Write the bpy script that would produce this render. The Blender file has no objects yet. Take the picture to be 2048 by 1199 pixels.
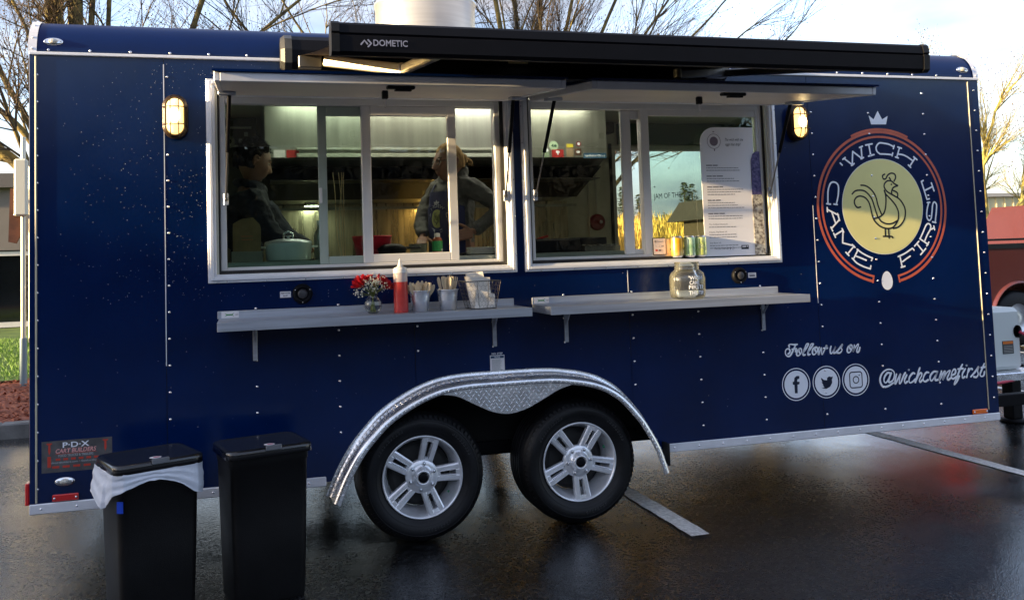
import bpy, bmesh, math, random
from mathutils import Vector, Matrix, noise
random.seed(7)
scene = bpy.context.scene
COL = scene.collection
R = math.radians

# ---------------------------------------------------------------- camera
cam_d = bpy.data.cameras.new('camera'); cam = bpy.data.objects.new('camera', cam_d); COL.objects.link(cam)
cam.matrix_world = Matrix(((0.96606555, 0.01523542, -0.25784731, 0.36064),
                           (-0.25636121, -0.06543240, -0.96436380, -4.43176),
                           (-0.03156406, 0.99774069, -0.05930622, 1.47776),
                           (0, 0, 0, 1)))
cam_d.sensor_fit = 'HORIZONTAL'; cam_d.sensor_width = 36; cam_d.lens = 36*1720/2048
cam_d.shift_x = 0.03709; cam_d.shift_y = -0.09206
cam_d.clip_start = 0.05; cam_d.clip_end = 3000
scene.camera = cam
scene.render.engine = 'CYCLES'
scene.view_settings.view_transform = 'Standard'; scene.view_settings.look = 'None'
scene.view_settings.exposure = 1.85; scene.view_settings.gamma = 1.0
scene.view_settings.use_curve_mapping = False
scene.render.resolution_x = 1024; scene.render.resolution_y = 599
scene.cycles.max_bounces = 10; scene.cycles.transparent_max_bounces = 16

# ---------------------------------------------------------------- light: low warm sun from the left, almost along the trailer's side
SUN_EL, SUN_AZ = R(9.0), R(5.0)      # azimuth: degrees in front of the trailer's side plane
sdir = Vector((-math.cos(SUN_EL)*math.cos(SUN_AZ), -math.cos(SUN_EL)*math.sin(SUN_AZ), math.sin(SUN_EL)))
sun_d = bpy.data.lights.new('sun', 'SUN'); sun_d.energy = 5.0; sun_d.angle = R(0.6); sun_d.color = (1.0, 0.74, 0.40)
sun = bpy.data.objects.new('sun', sun_d); COL.objects.link(sun)
sun.rotation_euler = sdir.to_track_quat('Z', 'Y').to_euler(); sun.location = sdir*60

world = bpy.data.worlds.new('World'); scene.world = world; world.use_nodes = True
wn, wl = world.node_tree.nodes, world.node_tree.links
wn.clear()
wo = wn.new('ShaderNodeOutputWorld'); bg = wn.new('ShaderNodeBackground'); bg.inputs[1].default_value = 0.14
sky = wn.new('ShaderNodeTexSky'); sky.sky_type = 'NISHITA'; sky.sun_disc = False
sky.sun_elevation = R(9.0); sky.sun_rotation = math.atan2(sdir.x, sdir.y); sky.altitude = 50
sky.air_density = 1.0; sky.dust_density = 1.2; sky.ozone_density = 1.6
tc = wn.new('ShaderNodeTexCoord'); mp = wn.new('ShaderNodeMapping'); mp.inputs['Scale'].default_value = (1.6, 1.6, 4.2)
mp.inputs['Location'].default_value = (0.7, 1.9, 0.2)
wl.new(tc.outputs['Generated'], mp.inputs[0])
nz = wn.new('ShaderNodeTexNoise'); nz.inputs['Scale'].default_value = 1.5; nz.inputs['Detail'].default_value = 7; nz.inputs['Roughness'].default_value = .52
wl.new(mp.outputs[0], nz.inputs[0])
rp = wn.new('ShaderNodeValToRGB'); rp.color_ramp.elements[0].color = (.42, .42, .42, 1); rp.color_ramp.elements[0].position = .34; rp.color_ramp.elements[1].position = .62
wl.new(nz.outputs[0], rp.inputs[0])
nz2 = wn.new('ShaderNodeTexNoise'); nz2.inputs['Scale'].default_value = 2.6; nz2.inputs['Detail'].default_value = 4
wl.new(mp.outputs[0], nz2.inputs[0])
cc = wn.new('ShaderNodeValToRGB')
cc.color_ramp.elements[0].position = .38; cc.color_ramp.elements[0].color = (.36, .43, .60, 1)
cc.color_ramp.elements[1].position = .62; cc.color_ramp.elements[1].color = (.95, .84, .78, 1)
wl.new(nz2.outputs[0], cc.inputs[0])
cs = wn.new('ShaderNodeVectorMath'); cs.operation = 'SCALE'; cs.inputs['Scale'].default_value = 1.95
wl.new(cc.outputs[0], cs.inputs[0])
sm = wn.new('ShaderNodeVectorMath'); sm.operation = 'MULTIPLY'; sm.inputs[1].default_value = (1.95, 1.95, 2.2)
wl.new(sky.outputs[0], sm.inputs[0])
mx = wn.new('ShaderNodeMix'); mx.data_type = 'RGBA'
cl = wn.new('ShaderNodeMath'); cl.operation = 'MULTIPLY'; cl.inputs[1].default_value = .95
wl.new(rp.outputs[0], cl.inputs[0]); wl.new(cl.outputs[0], mx.inputs['Factor'])
wl.new(sm.outputs[0], mx.inputs['A']); wl.new(cs.outputs[0], mx.inputs['B'])
wl.new(mx.outputs['Result'], bg.inputs[0]); wl.new(bg.outputs[0], wo.inputs[0])

# ---------------------------------------------------------------- materials
MATS = {}
def mat(name, col, rough=.5, metal=0., bump=0., bscale=60., var=0., vscale=8., spec=.5, coat=0., emit=None, estr=0., alpha=1., trans=0., col2=None, aniso=None, ior=1.5):
    if name in MATS: return MATS[name]
    m = bpy.data.materials.new(name); m.use_nodes = True
    n, l = m.node_tree.nodes, m.node_tree.links
    b = n['Principled BSDF']
    b.inputs['Base Color'].default_value = (*col, 1); b.inputs['Roughness'].default_value = rough; b.inputs['Metallic'].default_value = metal
    b.inputs['Specular IOR Level'].default_value = spec; b.inputs['Coat Weight'].default_value = coat; b.inputs['IOR'].default_value = ior
    b.inputs['Coat Roughness'].default_value = .06
    if trans: b.inputs['Transmission Weight'].default_value = trans
    if emit: b.inputs['Emission Color'].default_value = (*emit, 1); b.inputs['Emission Strength'].default_value = estr
    if var or bump or col2:
        t = n.new('ShaderNodeTexCoord')
    if var or col2:
        q = n.new('ShaderNodeTexNoise'); q.inputs['Scale'].default_value = vscale; q.inputs['Detail'].default_value = 6
        mpn = n.new('ShaderNodeMapping')
        if aniso: mpn.inputs['Scale'].default_value = aniso
        l.new(t.outputs['Object'], mpn.inputs[0]); l.new(mpn.outputs[0], q.inputs[0])
        r = n.new('ShaderNodeValToRGB')
        c2 = col2 if col2 else tuple(c*(1+var) for c in col); c1 = col if col2 else tuple(c*(1-var) for c in col)
        r.color_ramp.elements[0].color = (*c1, 1); r.color_ramp.elements[1].color = (*c2, 1)
        r.color_ramp.elements[0].position = .35; r.color_ramp.elements[1].position = .65
        l.new(q.outputs[0], r.inputs[0]); l.new(r.outputs[0], b.inputs['Base Color'])
        mr = n.new('ShaderNodeMapRange'); mr.inputs[3].default_value = max(rough-.12*min(1, var+.3), .02); mr.inputs[4].default_value = min(rough+.14*min(1, var+.3), 1)
        l.new(q.outputs[0], mr.inputs[0]); l.new(mr.outputs[0], b.inputs['Roughness'])
    if bump:
        q = n.new('ShaderNodeTexNoise'); q.inputs['Scale'].default_value = bscale; q.inputs['Detail'].default_value = 4
        l.new(t.outputs['Object'], q.inputs[0])
        bp = n.new('ShaderNodeBump'); bp.inputs['Strength'].default_value = bump; bp.inputs['Distance'].default_value = .01
        l.new(q.outputs[0], bp.inputs['Height']); l.new(bp.outputs[0], b.inputs['Normal'])
    MATS[name] = m
    return m

def glass_pane(name, tint, refl=1.0):
    m = bpy.data.materials.new(name); m.use_nodes = True
    n, l = m.node_tree.nodes, m.node_tree.links; n.clear()
    o = n.new('ShaderNodeOutputMaterial'); t = n.new('ShaderNodeBsdfTransparent'); t.inputs[0].default_value = (*tint, 1)
    g = n.new('ShaderNodeBsdfGlossy'); g.inputs['Roughness'].default_value = .01; g.inputs[0].default_value = (refl, refl, refl, 1)
    f = n.new('ShaderNodeFresnel'); f.inputs[0].default_value = 1.5
    x = n.new('ShaderNodeMixShader'); l.new(f.outputs[0], x.inputs[0]); l.new(t.outputs[0], x.inputs[1]); l.new(g.outputs[0], x.inputs[2]); l.new(x.outputs[0], o.inputs[0])
    MATS[name] = m; return m

PAINT = mat('deep_blue_paint', (.0, .0100, .062), .17, bump=.10, bscale=1.6, coat=.12, spec=.4, var=.16, vscale=2.2)
COVEP = mat('deep_blue_cove_paint', (.0, .012, .078), .34, bump=.04, bscale=3, spec=.22, var=.1, vscale=3)
ALU = mat('mill_aluminium', (.72, .73, .76), .32, 1.0, bump=.04, bscale=40, var=.08, vscale=5)
ALUP = mat('painted_trim_and_seam_highlight', (.80, .81, .85), .38, .25, var=.06, vscale=7)
STEEL = mat('brushed_stainless', (.44, .47, .53), .36, .5, var=.10, vscale=3, aniso=(1, 30, 30), bump=.02, bscale=80)
STEELIN = mat('kitchen_stainless', (.36, .37, .33), .30, .75, var=.08, vscale=2, aniso=(14, 14, 1))
STEELDK = mat('sooty_stainless', (.40, .35, .26), .28, .75, var=.35, vscale=3, aniso=(9, 9, .7))
PLATE = mat('tread_plate_aluminium', (.86, .87, .89), .26, .85, var=.12, vscale=18, bump=.05, bscale=90)
CHROME = mat('chrome', (.85, .86, .88), .08, 1.0)
RIVET = mat('rivet_steel', (.86, .87, .9), .16, 1.0)
BLACK = mat('black_plastic', (.0035, .0035, .004), .5, bump=.12, bscale=260, var=.3, spec=.3)
BLACKG = mat('black_gloss_metal', (.0018, .002, .004), .55, var=.2, spec=.16)
RUBBER = mat('tyre_rubber', (.004, .0045, .006), .5, bump=.12, bscale=60, var=.6, vscale=9, spec=.35)
DARK = mat('dark_void', (.004, .004, .004), .9)
GASKET = mat('black_gasket', (.012, .010, .009), .6)
VINYL = mat('white_vinyl', (.74, .72, .70), .38, var=.04, vscale=4)
WHITEP = mat('white_panel', (.70, .68, .62), .5, var=.05, vscale=2)
HATCHW = mat('hatch_lining_white', (.86, .80, .74), .42, var=.05, vscale=3)
DECALW = mat('decal_white', (.82, .85, .92), .35, var=.03)
DECALR = mat('decal_copper_red', (.55, .11, .055), .35, var=.1)
DECALY = mat('decal_straw_yellow', (.80, .73, .29), .35, var=.04, vscale=3)
DECALK = mat('decal_black', (.006, .005, .012), .3)
WHITEPAPER = mat('white_paper', (.72, .70, .72), .6, var=.03)
RIM = mat('cast_alloy', (.84, .86, .90), .30, .6, var=.10, vscale=14)
RIMD = mat('machined_alloy', (.70, .72, .75), .2, 1.0)
GLASS = glass_pane('clear_window_glass', (.92, .93, .89))
GLASSG = glass_pane('green_tinted_window_glass', (.82, .90, .83))
TREE1 = mat('mossy_bark', (.05, .038, .022), .9, bump=.9, bscale=22, col2=(.26, .20, .06), vscale=5)
TREE3 = mat('sunlit_yellow_bark', (.20, .16, .05), .9, bump=.6, bscale=30, col2=(.48, .42, .12), vscale=6)  # sunlight's yellow put into the bark colour of the right-hand tree
TREE2 = mat('twig_bark', (.04, .03, .024), .9, col2=(.12, .09, .05), vscale=2)

# ---------------------------------------------------------------- mesh helper
def cr(pts, n=6, closed=False):
    """Catmull-Rom through 2-D or 3-D points"""
    P = [Vector(p) for p in pts]; out = []
    m = len(P)
    if m < 3: return P
    for i in range(m if closed else m-1):
        p0 = P[(i-1) % m] if closed or i > 0 else P[0]*2-P[1]
        p1 = P[i]; p2 = P[(i+1) % m]
        p3 = P[(i+2) % m] if closed or i+2 < m else P[-1]*2-P[-2]
        for k in range(n):
            t = k/n; out.append(.5*((2*p1)+(p2-p0)*t+(2*p0-5*p1+4*p2-p3)*t*t+(3*p1-p0-3*p2+p3)*t**3))
    if not closed: out.append(P[-1].copy())
    return out

class MB:
    def __init__(s): s.v = []; s.f = []; s.sm = []
    def add(s, vs, fs, smooth=False):
        o = len(s.v); s.v += [tuple(v) for v in vs]
        for f in fs: s.f.append([i+o for i in f]); s.sm.append(smooth)
        return s
    def box(s, x0, x1, y0, y1, z0, z1, M=None):
        vs = [Vector((x, y, z)) for z in (z0, z1) for y in (y0, y1) for x in (x0, x1)]
        if M: vs = [M @ v for v in vs]
        return s.add(vs, [(0, 2, 3, 1), (4, 5, 7, 6), (0, 1, 5, 4), (2, 6, 7, 3), (1, 3, 7, 5), (0, 4, 6, 2)])
    def bbox(s, x0, x1, y0, y1, z0, z1, b, M=None):
        """box with chamfered edges"""
        vs = []; 
        for sx, x in ((1, x0), (-1, x1)):
            for sy, y in ((1, y0), (-1, y1)):
                for sz, z in ((1, z0), (-1, z1)):
                    vs += [(x, y+sy*b, z+sz*b), (x+sx*b, y, z+sz*b), (x+sx*b, y+sy*b, z)]
        bm = bmesh.new()
        for v in vs: bm.verts.new(M @ Vector(v) if M else v)
        r = bmesh.ops.convex_hull(bm, input=bm.verts)
        bm.verts.index_update(); bm.faces.ensure_lookup_table()
        s.add([v.co for v in bm.verts], [[v.index for v in f.verts] for f in bm.faces]); bm.free(); return s
    def tube(s, path, r, n=8, caps=True, smooth=True, r2=None):
        P = [Vector(p) for p in path]; m = len(P); vs = []; fs = []
        up = None
        for i, p in enumerate(P):
            d = (P[min(i+1, m-1)]-P[max(i-1, 0)])
            if d.length < 1e-9: d = Vector((0, 0, 1))
            d.normalize()
            if up is None:
                up = d.orthogonal().normalized()
            up = (up-d*up.dot(d))
            if up.length < 1e-6: up = d.orthogonal()
            up.normalize(); w = d.cross(up)
            rr = r[i] if isinstance(r, (list, tuple)) else (r if r2 is None else r+(r2-r)*i/(m-1))
            for k in range(n):
                a = 2*math.pi*k/n; vs.append(p+up*math.cos(a)*rr+w*math.sin(a)*rr)
        for i in range(m-1):
            for k in range(n):
                k2 = (k+1) % n; fs.append((i*n+k, i*n+k2, (i+1)*n+k2, (i+1)*n+k))
        s.add(vs, fs, smooth)
        if caps: s.add([vs[k] for k in range(n)], [tuple(range(n))[::-1]]); s.add(vs[-n:], [tuple(range(n))])
        return s
    def lathe(s, prof, o=(0, 0, 0), axis='Z', n=24, smooth=True, a0=0, a1=2*math.pi, sx=1, sy=1):
        """prof: (radius, height) list; axis Z, Y or X"""
        o = Vector(o); vs = []; fs = []; full = abs(a1-a0-2*math.pi) < 1e-6; N = n if full else n+1
        for (r, h) in prof:
            for k in range(N):
                a = a0+(a1-a0)*k/n; c, q = math.cos(a)*r*sx, math.sin(a)*r*sy
                vs.append(o+(Vector((c, q, h)) if axis == 'Z' else Vector((c, h, q)) if axis == 'Y' else Vector((h, c, q))))
        for i in range(len(prof)-1):
            for k in range(n):
                k2 = (k+1) % N; fs.append((i*N+k, i*N+k2, (i+1)*N+k2, (i+1)*N+k))
        return s.add(vs, fs, smooth)
    def sphere(s, c, r, nu=10, nv=7, M=None):
        c = Vector(c); rx, ry, rz = (r, r, r) if isinstance(r, (int, float)) else r
        vs = []; fs = []
        for j in range(nv+1):
            t = math.pi*j/nv
            for k in range(nu):
                a = 2*math.pi*k/nu; v = Vector((rx*math.sin(t)*math.cos(a), ry*math.sin(t)*math.sin(a), rz*math.cos(t)))
                vs.append(c+(M @ v if M else v))
        for j in range(nv):
            for k in range(nu): fs.append((j*nu+k, (j+1)*nu+k, (j+1)*nu+(k+1) % nu, j*nu+(k+1) % nu))
        return s.add(vs, fs, True)
    def prism(s, pts, d0, d1, plane='XZ', smooth=False):
        """extrude a polygon given in a plane between two depths"""
        def P(a, b, d): return (a, d, b) if plane == 'XZ' else (a, b, d) if plane == 'XY' else (d, a, b)
        n = len(pts); vs = [P(a, b, d0) for a, b in pts]+[P(a, b, d1) for a, b in pts]
        s.add(vs, [(i, (i+1) % n, n+(i+1) % n, n+i) for i in range(n)], smooth)
        bm = bmesh.new()
        for d in (d0, d1):
            vv = [bm.verts.new(P(a, b, d)) for a, b in pts]
            es = [bm.edges.new((vv[i], vv[(i+1) % n])) for i in range(n)]
            bmesh.ops.triangle_fill(bm, edges=es, use_beauty=True)
        bm.verts.index_update()
        s.add([v.co for v in bm.verts], [[v.index for v in f.verts] for f in bm.faces]); bm.free()
        return s
    def ribbon(s, pts, w, y, t=.0006, cap=True):
        """flat stroke with round ends in the XZ plane"""
        P = [Vector((p[0], p[1])) for p in pts]; L = []; Rr = []; m = len(P)
        for i, p in enumerate(P):
            d = P[min(i+1, m-1)]-P[max(i-1, 0)]; d = d.normalized() if d.length > 1e-9 else Vector((1, 0)); nn = Vector((-d.y, d.x))
            ww = w(i/(m-1)) if callable(w) else w
            L.append(p+nn*ww/2); Rr.append(p-nn*ww/2)
        vs = [(p.x, y-t, p.y) for p in L]+[(p.x, y-t, p.y) for p in Rr]
        s.add(vs, [(i, i+1, m+i+1, m+i) for i in range(m-1)])
        if cap:
            for j in (0, m-1):
                ww = (w(j/(m-1)) if callable(w) else w)/2
                s.add([(P[j].x+ww*math.cos(a*math.pi/5), y-t-.00008, P[j].y+ww*math.sin(a*math.pi/5)) for a in range(10)], [tuple(range(10))])
        return s
    def disc(s, x, z, rx, y, rz=None, n=40, t=0.0006):
        rz = rz or rx
        return s.add([(x+rx*math.cos(2*math.pi*k/n), y-t, z+rz*math.sin(2*math.pi*k/n)) for k in range(n)], [tuple(range(n))])
    def ring(s, x, z, r0, r1, y, a0=0, a1=360, n=64, t=.0006):
        vs = []; 
        for k in range(n+1):
            a = R(a0+(a1-a0)*k/n); vs += [(x+r0*math.cos(a), y-t, z+r0*math.sin(a)), (x+r1*math.cos(a), y-t, z+r1*math.sin(a))]
        return s.add(vs, [(2*k, 2*k+1, 2*k+3, 2*k+2) for k in range(n)])
    def grid(s, fn, nu, nv, smooth=True):
        vs = [fn(i/nu, j/nv) for j in range(nv+1) for i in range(nu+1)]
        return s.add(vs, [(j*(nu+1)+i, j*(nu+1)+i+1, (j+1)*(nu+1)+i+1, (j+1)*(nu+1)+i) for j in range(nv) for i in range(nu)], smooth)
    def xf(s, M): s.v = [tuple(M @ Vector(v)) for v in s.v]; return s
    def build(s, name, m, parent=None, label=None, cat=None, group=None, kind=None, loc=None, fix=True):
        w = wloc(parent) if parent else Vector(loc or (0, 0, 0))
        me = bpy.data.meshes.new(name); me.from_pydata([(v[0]-w.x, v[1]-w.y, v[2]-w.z) for v in s.v], [], s.f)
        me.polygons.foreach_set('use_smooth', s.sm)
        if fix:
            bm = bmesh.new(); bm.from_mesh(me); bmesh.ops.recalc_face_normals(bm, faces=bm.faces); bm.to_mesh(me); bm.free()
        me.materials.append(m); me.update()
        o = bpy.data.objects.new(name, me); COL.objects.link(o)
        if parent: o.parent = parent
        else: o.location = w
        tag(o, label, cat, group, kind); return o

def wloc(o):
    w = Vector((0, 0, 0))
    while o is not None: w += o.location; o = o.parent
    return w
def tag(o, label=None, cat=None, group=None, kind=None):
    if label: o['label'] = label
    if cat: o['category'] = cat
    if group: o['group'] = group
    if kind: o['kind'] = kind
def thing(name, loc, label, cat, group=None):
    o = bpy.data.objects.new(name, None); COL.objects.link(o); o.location = loc; o.empty_display_size = .1
    tag(o, label, cat, group); return o
def part_empty(name, parent):
    o = bpy.data.objects.new(name, None); COL.objects.link(o); o.parent = parent; return o
def copy_tree(o, loc, label=None, rz=0):
    c = o.copy(); COL.objects.link(c); c.location = loc; c.rotation_euler = (0, 0, rz)
    if label: c['label'] = label
    for ch in list(o.children):
        d = ch.copy(); COL.objects.link(d); d.parent = c
        for g in list(ch.children):
            e = g.copy(); COL.objects.link(e); e.parent = d
    return c
def setsmooth(o):
    for p in o.data.polygons: p.use_smooth = True
def text(name, s, x, z, y, h, m, parent, width=None, shear=0, space=1, align='LEFT', bold=0, rz=0, label=None):
    """flat lettering on a wall that faces -Y"""
    c = bpy.data.curves.new(name, 'FONT'); c.body = s; c.size = 1; c.shear = shear; c.space_character = space; c.offset = bold
    c.align_x = align; c.extrude = 0; c.resolution_u = 3
    o = bpy.data.objects.new(name, c); COL.objects.link(o)
    dg = bpy.context.evaluated_depsgraph_get(); me = bpy.data.meshes.new_from_object(o.evaluated_get(dg))
    bpy.data.objects.remove(o)
    xs = [v.co.x for v in me.vertices]; ys = [v.co.y for v in me.vertices]
    sc = h/.70; sx = sc
    if width: sx = width/(max(xs)-min(xs))
    x0 = min(xs) if align == 'LEFT' else 0
    w = wloc(parent) if parent else Vector((0, 0, 0))
    ca, sa = math.cos(rz), math.sin(rz)
    for v in me.vertices:
        a = (v.co.x-x0)*sx; b = v.co.y*sc
        v.co = Vector((x+a*ca-b*sa, y, z+a*sa+b*ca))-w
    me.materials.append(m); me.name = name
    o = bpy.data.objects.new(name, me); COL.objects.link(o)
    if parent: o.parent = parent
    if label: o['label'] = label
    return o
LOGO_LETTERS=(((3.845,1.972),(3.858,1.96)),((3.865,1.995),(3.882,2.006)),((3.873,2.001),(3.932,1.96)),((3.924,1.957),(3.943,1.969)),((3.929,1.96),(3.938,2.043)),((3.938,2.043),(4.002,1.999)),((3.994,1.998),(4.013,2.006)),((4.002,2.001),(4.0,2.07)),((3.988,2.067),(4.01,2.075)),((4.033,2.082),(4.081,2.09)),((4.056,2.085),(4.066,2.02)),((4.049,2.014),(4.09,2.024)),((4.236,2.073),(4.204,2.087),(4.172,2.093),(4.139,2.096),(4.122,2.088),(4.108,2.068),(4.112,2.045),(4.129,2.031),(4.135,2.028),(4.167,2.027),(4.2,2.025),(4.222,2.022)),((4.241,2.08),(4.233,2.061)),((4.227,2.034),(4.221,2.016)),((4.267,2.071),(4.293,2.063)),((4.279,2.066),(4.255,2.008)),((4.245,2.009),(4.266,2.003)),((4.266,2.027),(4.299,2.023),(4.332,2.01),(4.369,1.987)),((4.389,2.002),(4.347,1.952)),((4.38,2.01),(4.403,1.992)),((4.337,1.959),(4.353,1.944)),((3.734,1.728),(3.76,1.725)),((3.743,1.73),(3.745,1.771),(3.75,1.811),(3.766,1.847),(3.787,1.858),(3.811,1.851),(3.823,1.829),(3.818,1.779),(3.803,1.729)),((3.784,1.725),(3.807,1.722)),((3.736,1.705),(3.736,1.68)),((3.737,1.693),(3.811,1.658)),((3.806,1.667),(3.817,1.626)),((3.814,1.629),(3.759,1.58)),((3.766,1.677),(3.787,1.614)),((3.754,1.587),(3.765,1.564)),((3.771,1.549),(3.782,1.526)),((3.778,1.538),(3.837,1.567)),((3.832,1.576),(3.841,1.556)),((3.837,1.563),(3.83,1.491)),((3.83,1.491),(3.902,1.473)),((3.897,1.479),(3.914,1.462)),((3.909,1.47),(3.859,1.422)),((3.849,1.434),(3.869,1.414)),((3.936,1.447),(3.898,1.39)),((3.929,1.45),(3.96,1.428),(4.001,1.407),(4.035,1.394)),((4.035,1.394),(4.026,1.379)),((3.919,1.409),(3.952,1.397),(3.989,1.382)),((3.891,1.397),(3.924,1.366),(3.97,1.344),(4.015,1.329)),((4.02,1.347),(4.015,1.331)),((4.44,1.862),(4.426,1.855)),((4.426,1.856),(4.46,1.744)),((4.46,1.744),(4.477,1.748)),((4.45,1.801),(4.508,1.824)),((4.5,1.846),(4.516,1.797)),((4.46,1.724),(4.479,1.726)),((4.469,1.721),(4.455,1.679),(4.45,1.637),(4.464,1.614),(4.482,1.627),(4.491,1.669),(4.5,1.711),(4.513,1.727),(4.528,1.711),(4.524,1.669),(4.516,1.631),(4.511,1.603)),((4.491,1.604),(4.515,1.599)),((4.388,1.502),(4.447,1.465)),((4.391,1.504),(4.414,1.54),(4.439,1.582),(4.457,1.594),(4.474,1.583),(4.47,1.558),(4.446,1.526),(4.424,1.489)),((4.468,1.555),(4.499,1.567)),((4.498,1.578),(4.502,1.555)),((4.453,1.479),(4.436,1.457)),((4.379,1.486),(4.346,1.458)),((4.364,1.472),(4.405,1.425)),((4.427,1.44),(4.387,1.404)),((4.234,1.397),(4.246,1.333)),((4.238,1.331),(4.266,1.337)),((4.221,1.397),(4.271,1.415),(4.329,1.445)),((4.329,1.445),(4.34,1.433)),((4.251,1.365),(4.28,1.382),(4.309,1.397)))
LOGO_ROOSTER=(((3.982,1.837),(4.013,1.834),(4.045,1.817),(4.072,1.788),(4.087,1.755),(4.096,1.714),(4.118,1.657)),((3.916,1.784),(3.939,1.802),(3.973,1.807),(4.006,1.801),(4.033,1.78),(4.055,1.751),(4.067,1.715),(4.088,1.645)),((3.971,1.705),(3.947,1.702),(3.931,1.721),(3.93,1.745),(3.948,1.765),(3.975,1.771),(4.008,1.76),(4.03,1.735),(4.042,1.699),(4.049,1.658),(4.061,1.625),(4.087,1.596),(4.12,1.577),(4.158,1.57),(4.192,1.575),(4.218,1.597),(4.238,1.63),(4.241,1.671),(4.226,1.708),(4.199,1.741),(4.172,1.766),(4.156,1.783),(4.148,1.803)),((4.197,1.569),(4.236,1.579),(4.268,1.605),(4.287,1.637),(4.293,1.678),(4.281,1.715),(4.254,1.749),(4.221,1.768),(4.193,1.782),(4.165,1.799),(4.149,1.824),(4.153,1.844),(4.169,1.859),(4.189,1.863),(4.208,1.858),(4.224,1.844),(4.248,1.833)),((4.247,1.831),(4.225,1.825),(4.21,1.815),(4.201,1.795),(4.202,1.778)),((4.211,1.803),(4.233,1.794),(4.244,1.782),(4.242,1.761)),((4.157,1.903),(4.142,1.894),(4.146,1.875),(4.163,1.875),(4.181,1.898),(4.207,1.909),(4.231,1.902),(4.236,1.881),(4.223,1.86)),((4.19,1.881),(4.199,1.869)),((4.152,1.795),(4.157,1.762),(4.154,1.721),(4.147,1.689),(4.131,1.66),(4.1,1.641),(4.066,1.633)),((4.095,1.637),(4.113,1.614),(4.15,1.599),(4.189,1.6),(4.229,1.616)),((4.201,1.84),(4.204,1.84)),((4.138,1.566),(4.137,1.528)),((4.162,1.564),(4.162,1.525)),((4.121,1.523),(4.164,1.522),(4.184,1.52),(4.189,1.512)),((4.162,1.522),(4.163,1.511)))
FOLLOW=(((3.48,0.906),(3.462,0.905),(3.436,0.909),(3.424,0.904),(3.426,0.893)),((3.468,0.902),(3.455,0.881),(3.441,0.859),(3.429,0.844),(3.414,0.84),(3.4,0.851),(3.398,0.869),(3.407,0.882),(3.422,0.883),(3.429,0.872),(3.425,0.86),(3.415,0.854)),((3.443,0.879),(3.46,0.881),(3.472,0.883),(3.465,0.865)),((3.496,0.881),(3.481,0.872),(3.472,0.854),(3.476,0.841),(3.488,0.842),(3.503,0.855),(3.507,0.873),(3.499,0.881),(3.489,0.871),(3.494,0.853)),((3.515,0.854),(3.538,0.879),(3.554,0.901),(3.554,0.906),(3.542,0.904),(3.529,0.882),(3.517,0.857),(3.517,0.842),(3.529,0.843)),((3.548,0.855),(3.57,0.879),(3.587,0.9),(3.584,0.904),(3.573,0.902),(3.56,0.88),(3.55,0.858),(3.55,0.841),(3.562,0.844)),((3.601,0.883),(3.585,0.873),(3.579,0.853),(3.585,0.841),(3.598,0.844),(3.611,0.857),(3.615,0.874),(3.607,0.883),(3.597,0.87),(3.605,0.854)),((3.628,0.881),(3.621,0.866),(3.62,0.842),(3.624,0.842),(3.642,0.878),(3.642,0.841),(3.648,0.84),(3.663,0.864),(3.679,0.889),(3.677,0.873),(3.684,0.873)),((3.709,0.882),(3.702,0.862),(3.704,0.841),(3.716,0.845),(3.74,0.88),(3.727,0.855),(3.726,0.841),(3.737,0.844)),((3.74,0.841),(3.766,0.866),(3.789,0.889),(3.778,0.868),(3.784,0.857),(3.77,0.841),(3.752,0.841),(3.744,0.851)),((3.844,0.882),(3.828,0.872),(3.819,0.852),(3.824,0.839),(3.838,0.841),(3.851,0.856),(3.855,0.874),(3.847,0.882),(3.837,0.872),(3.842,0.856)),((3.871,0.88),(3.867,0.86),(3.859,0.842),(3.873,0.862),(3.896,0.884),(3.899,0.876),(3.888,0.853),(3.887,0.838),(3.899,0.84),(3.909,0.863)))
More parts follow.
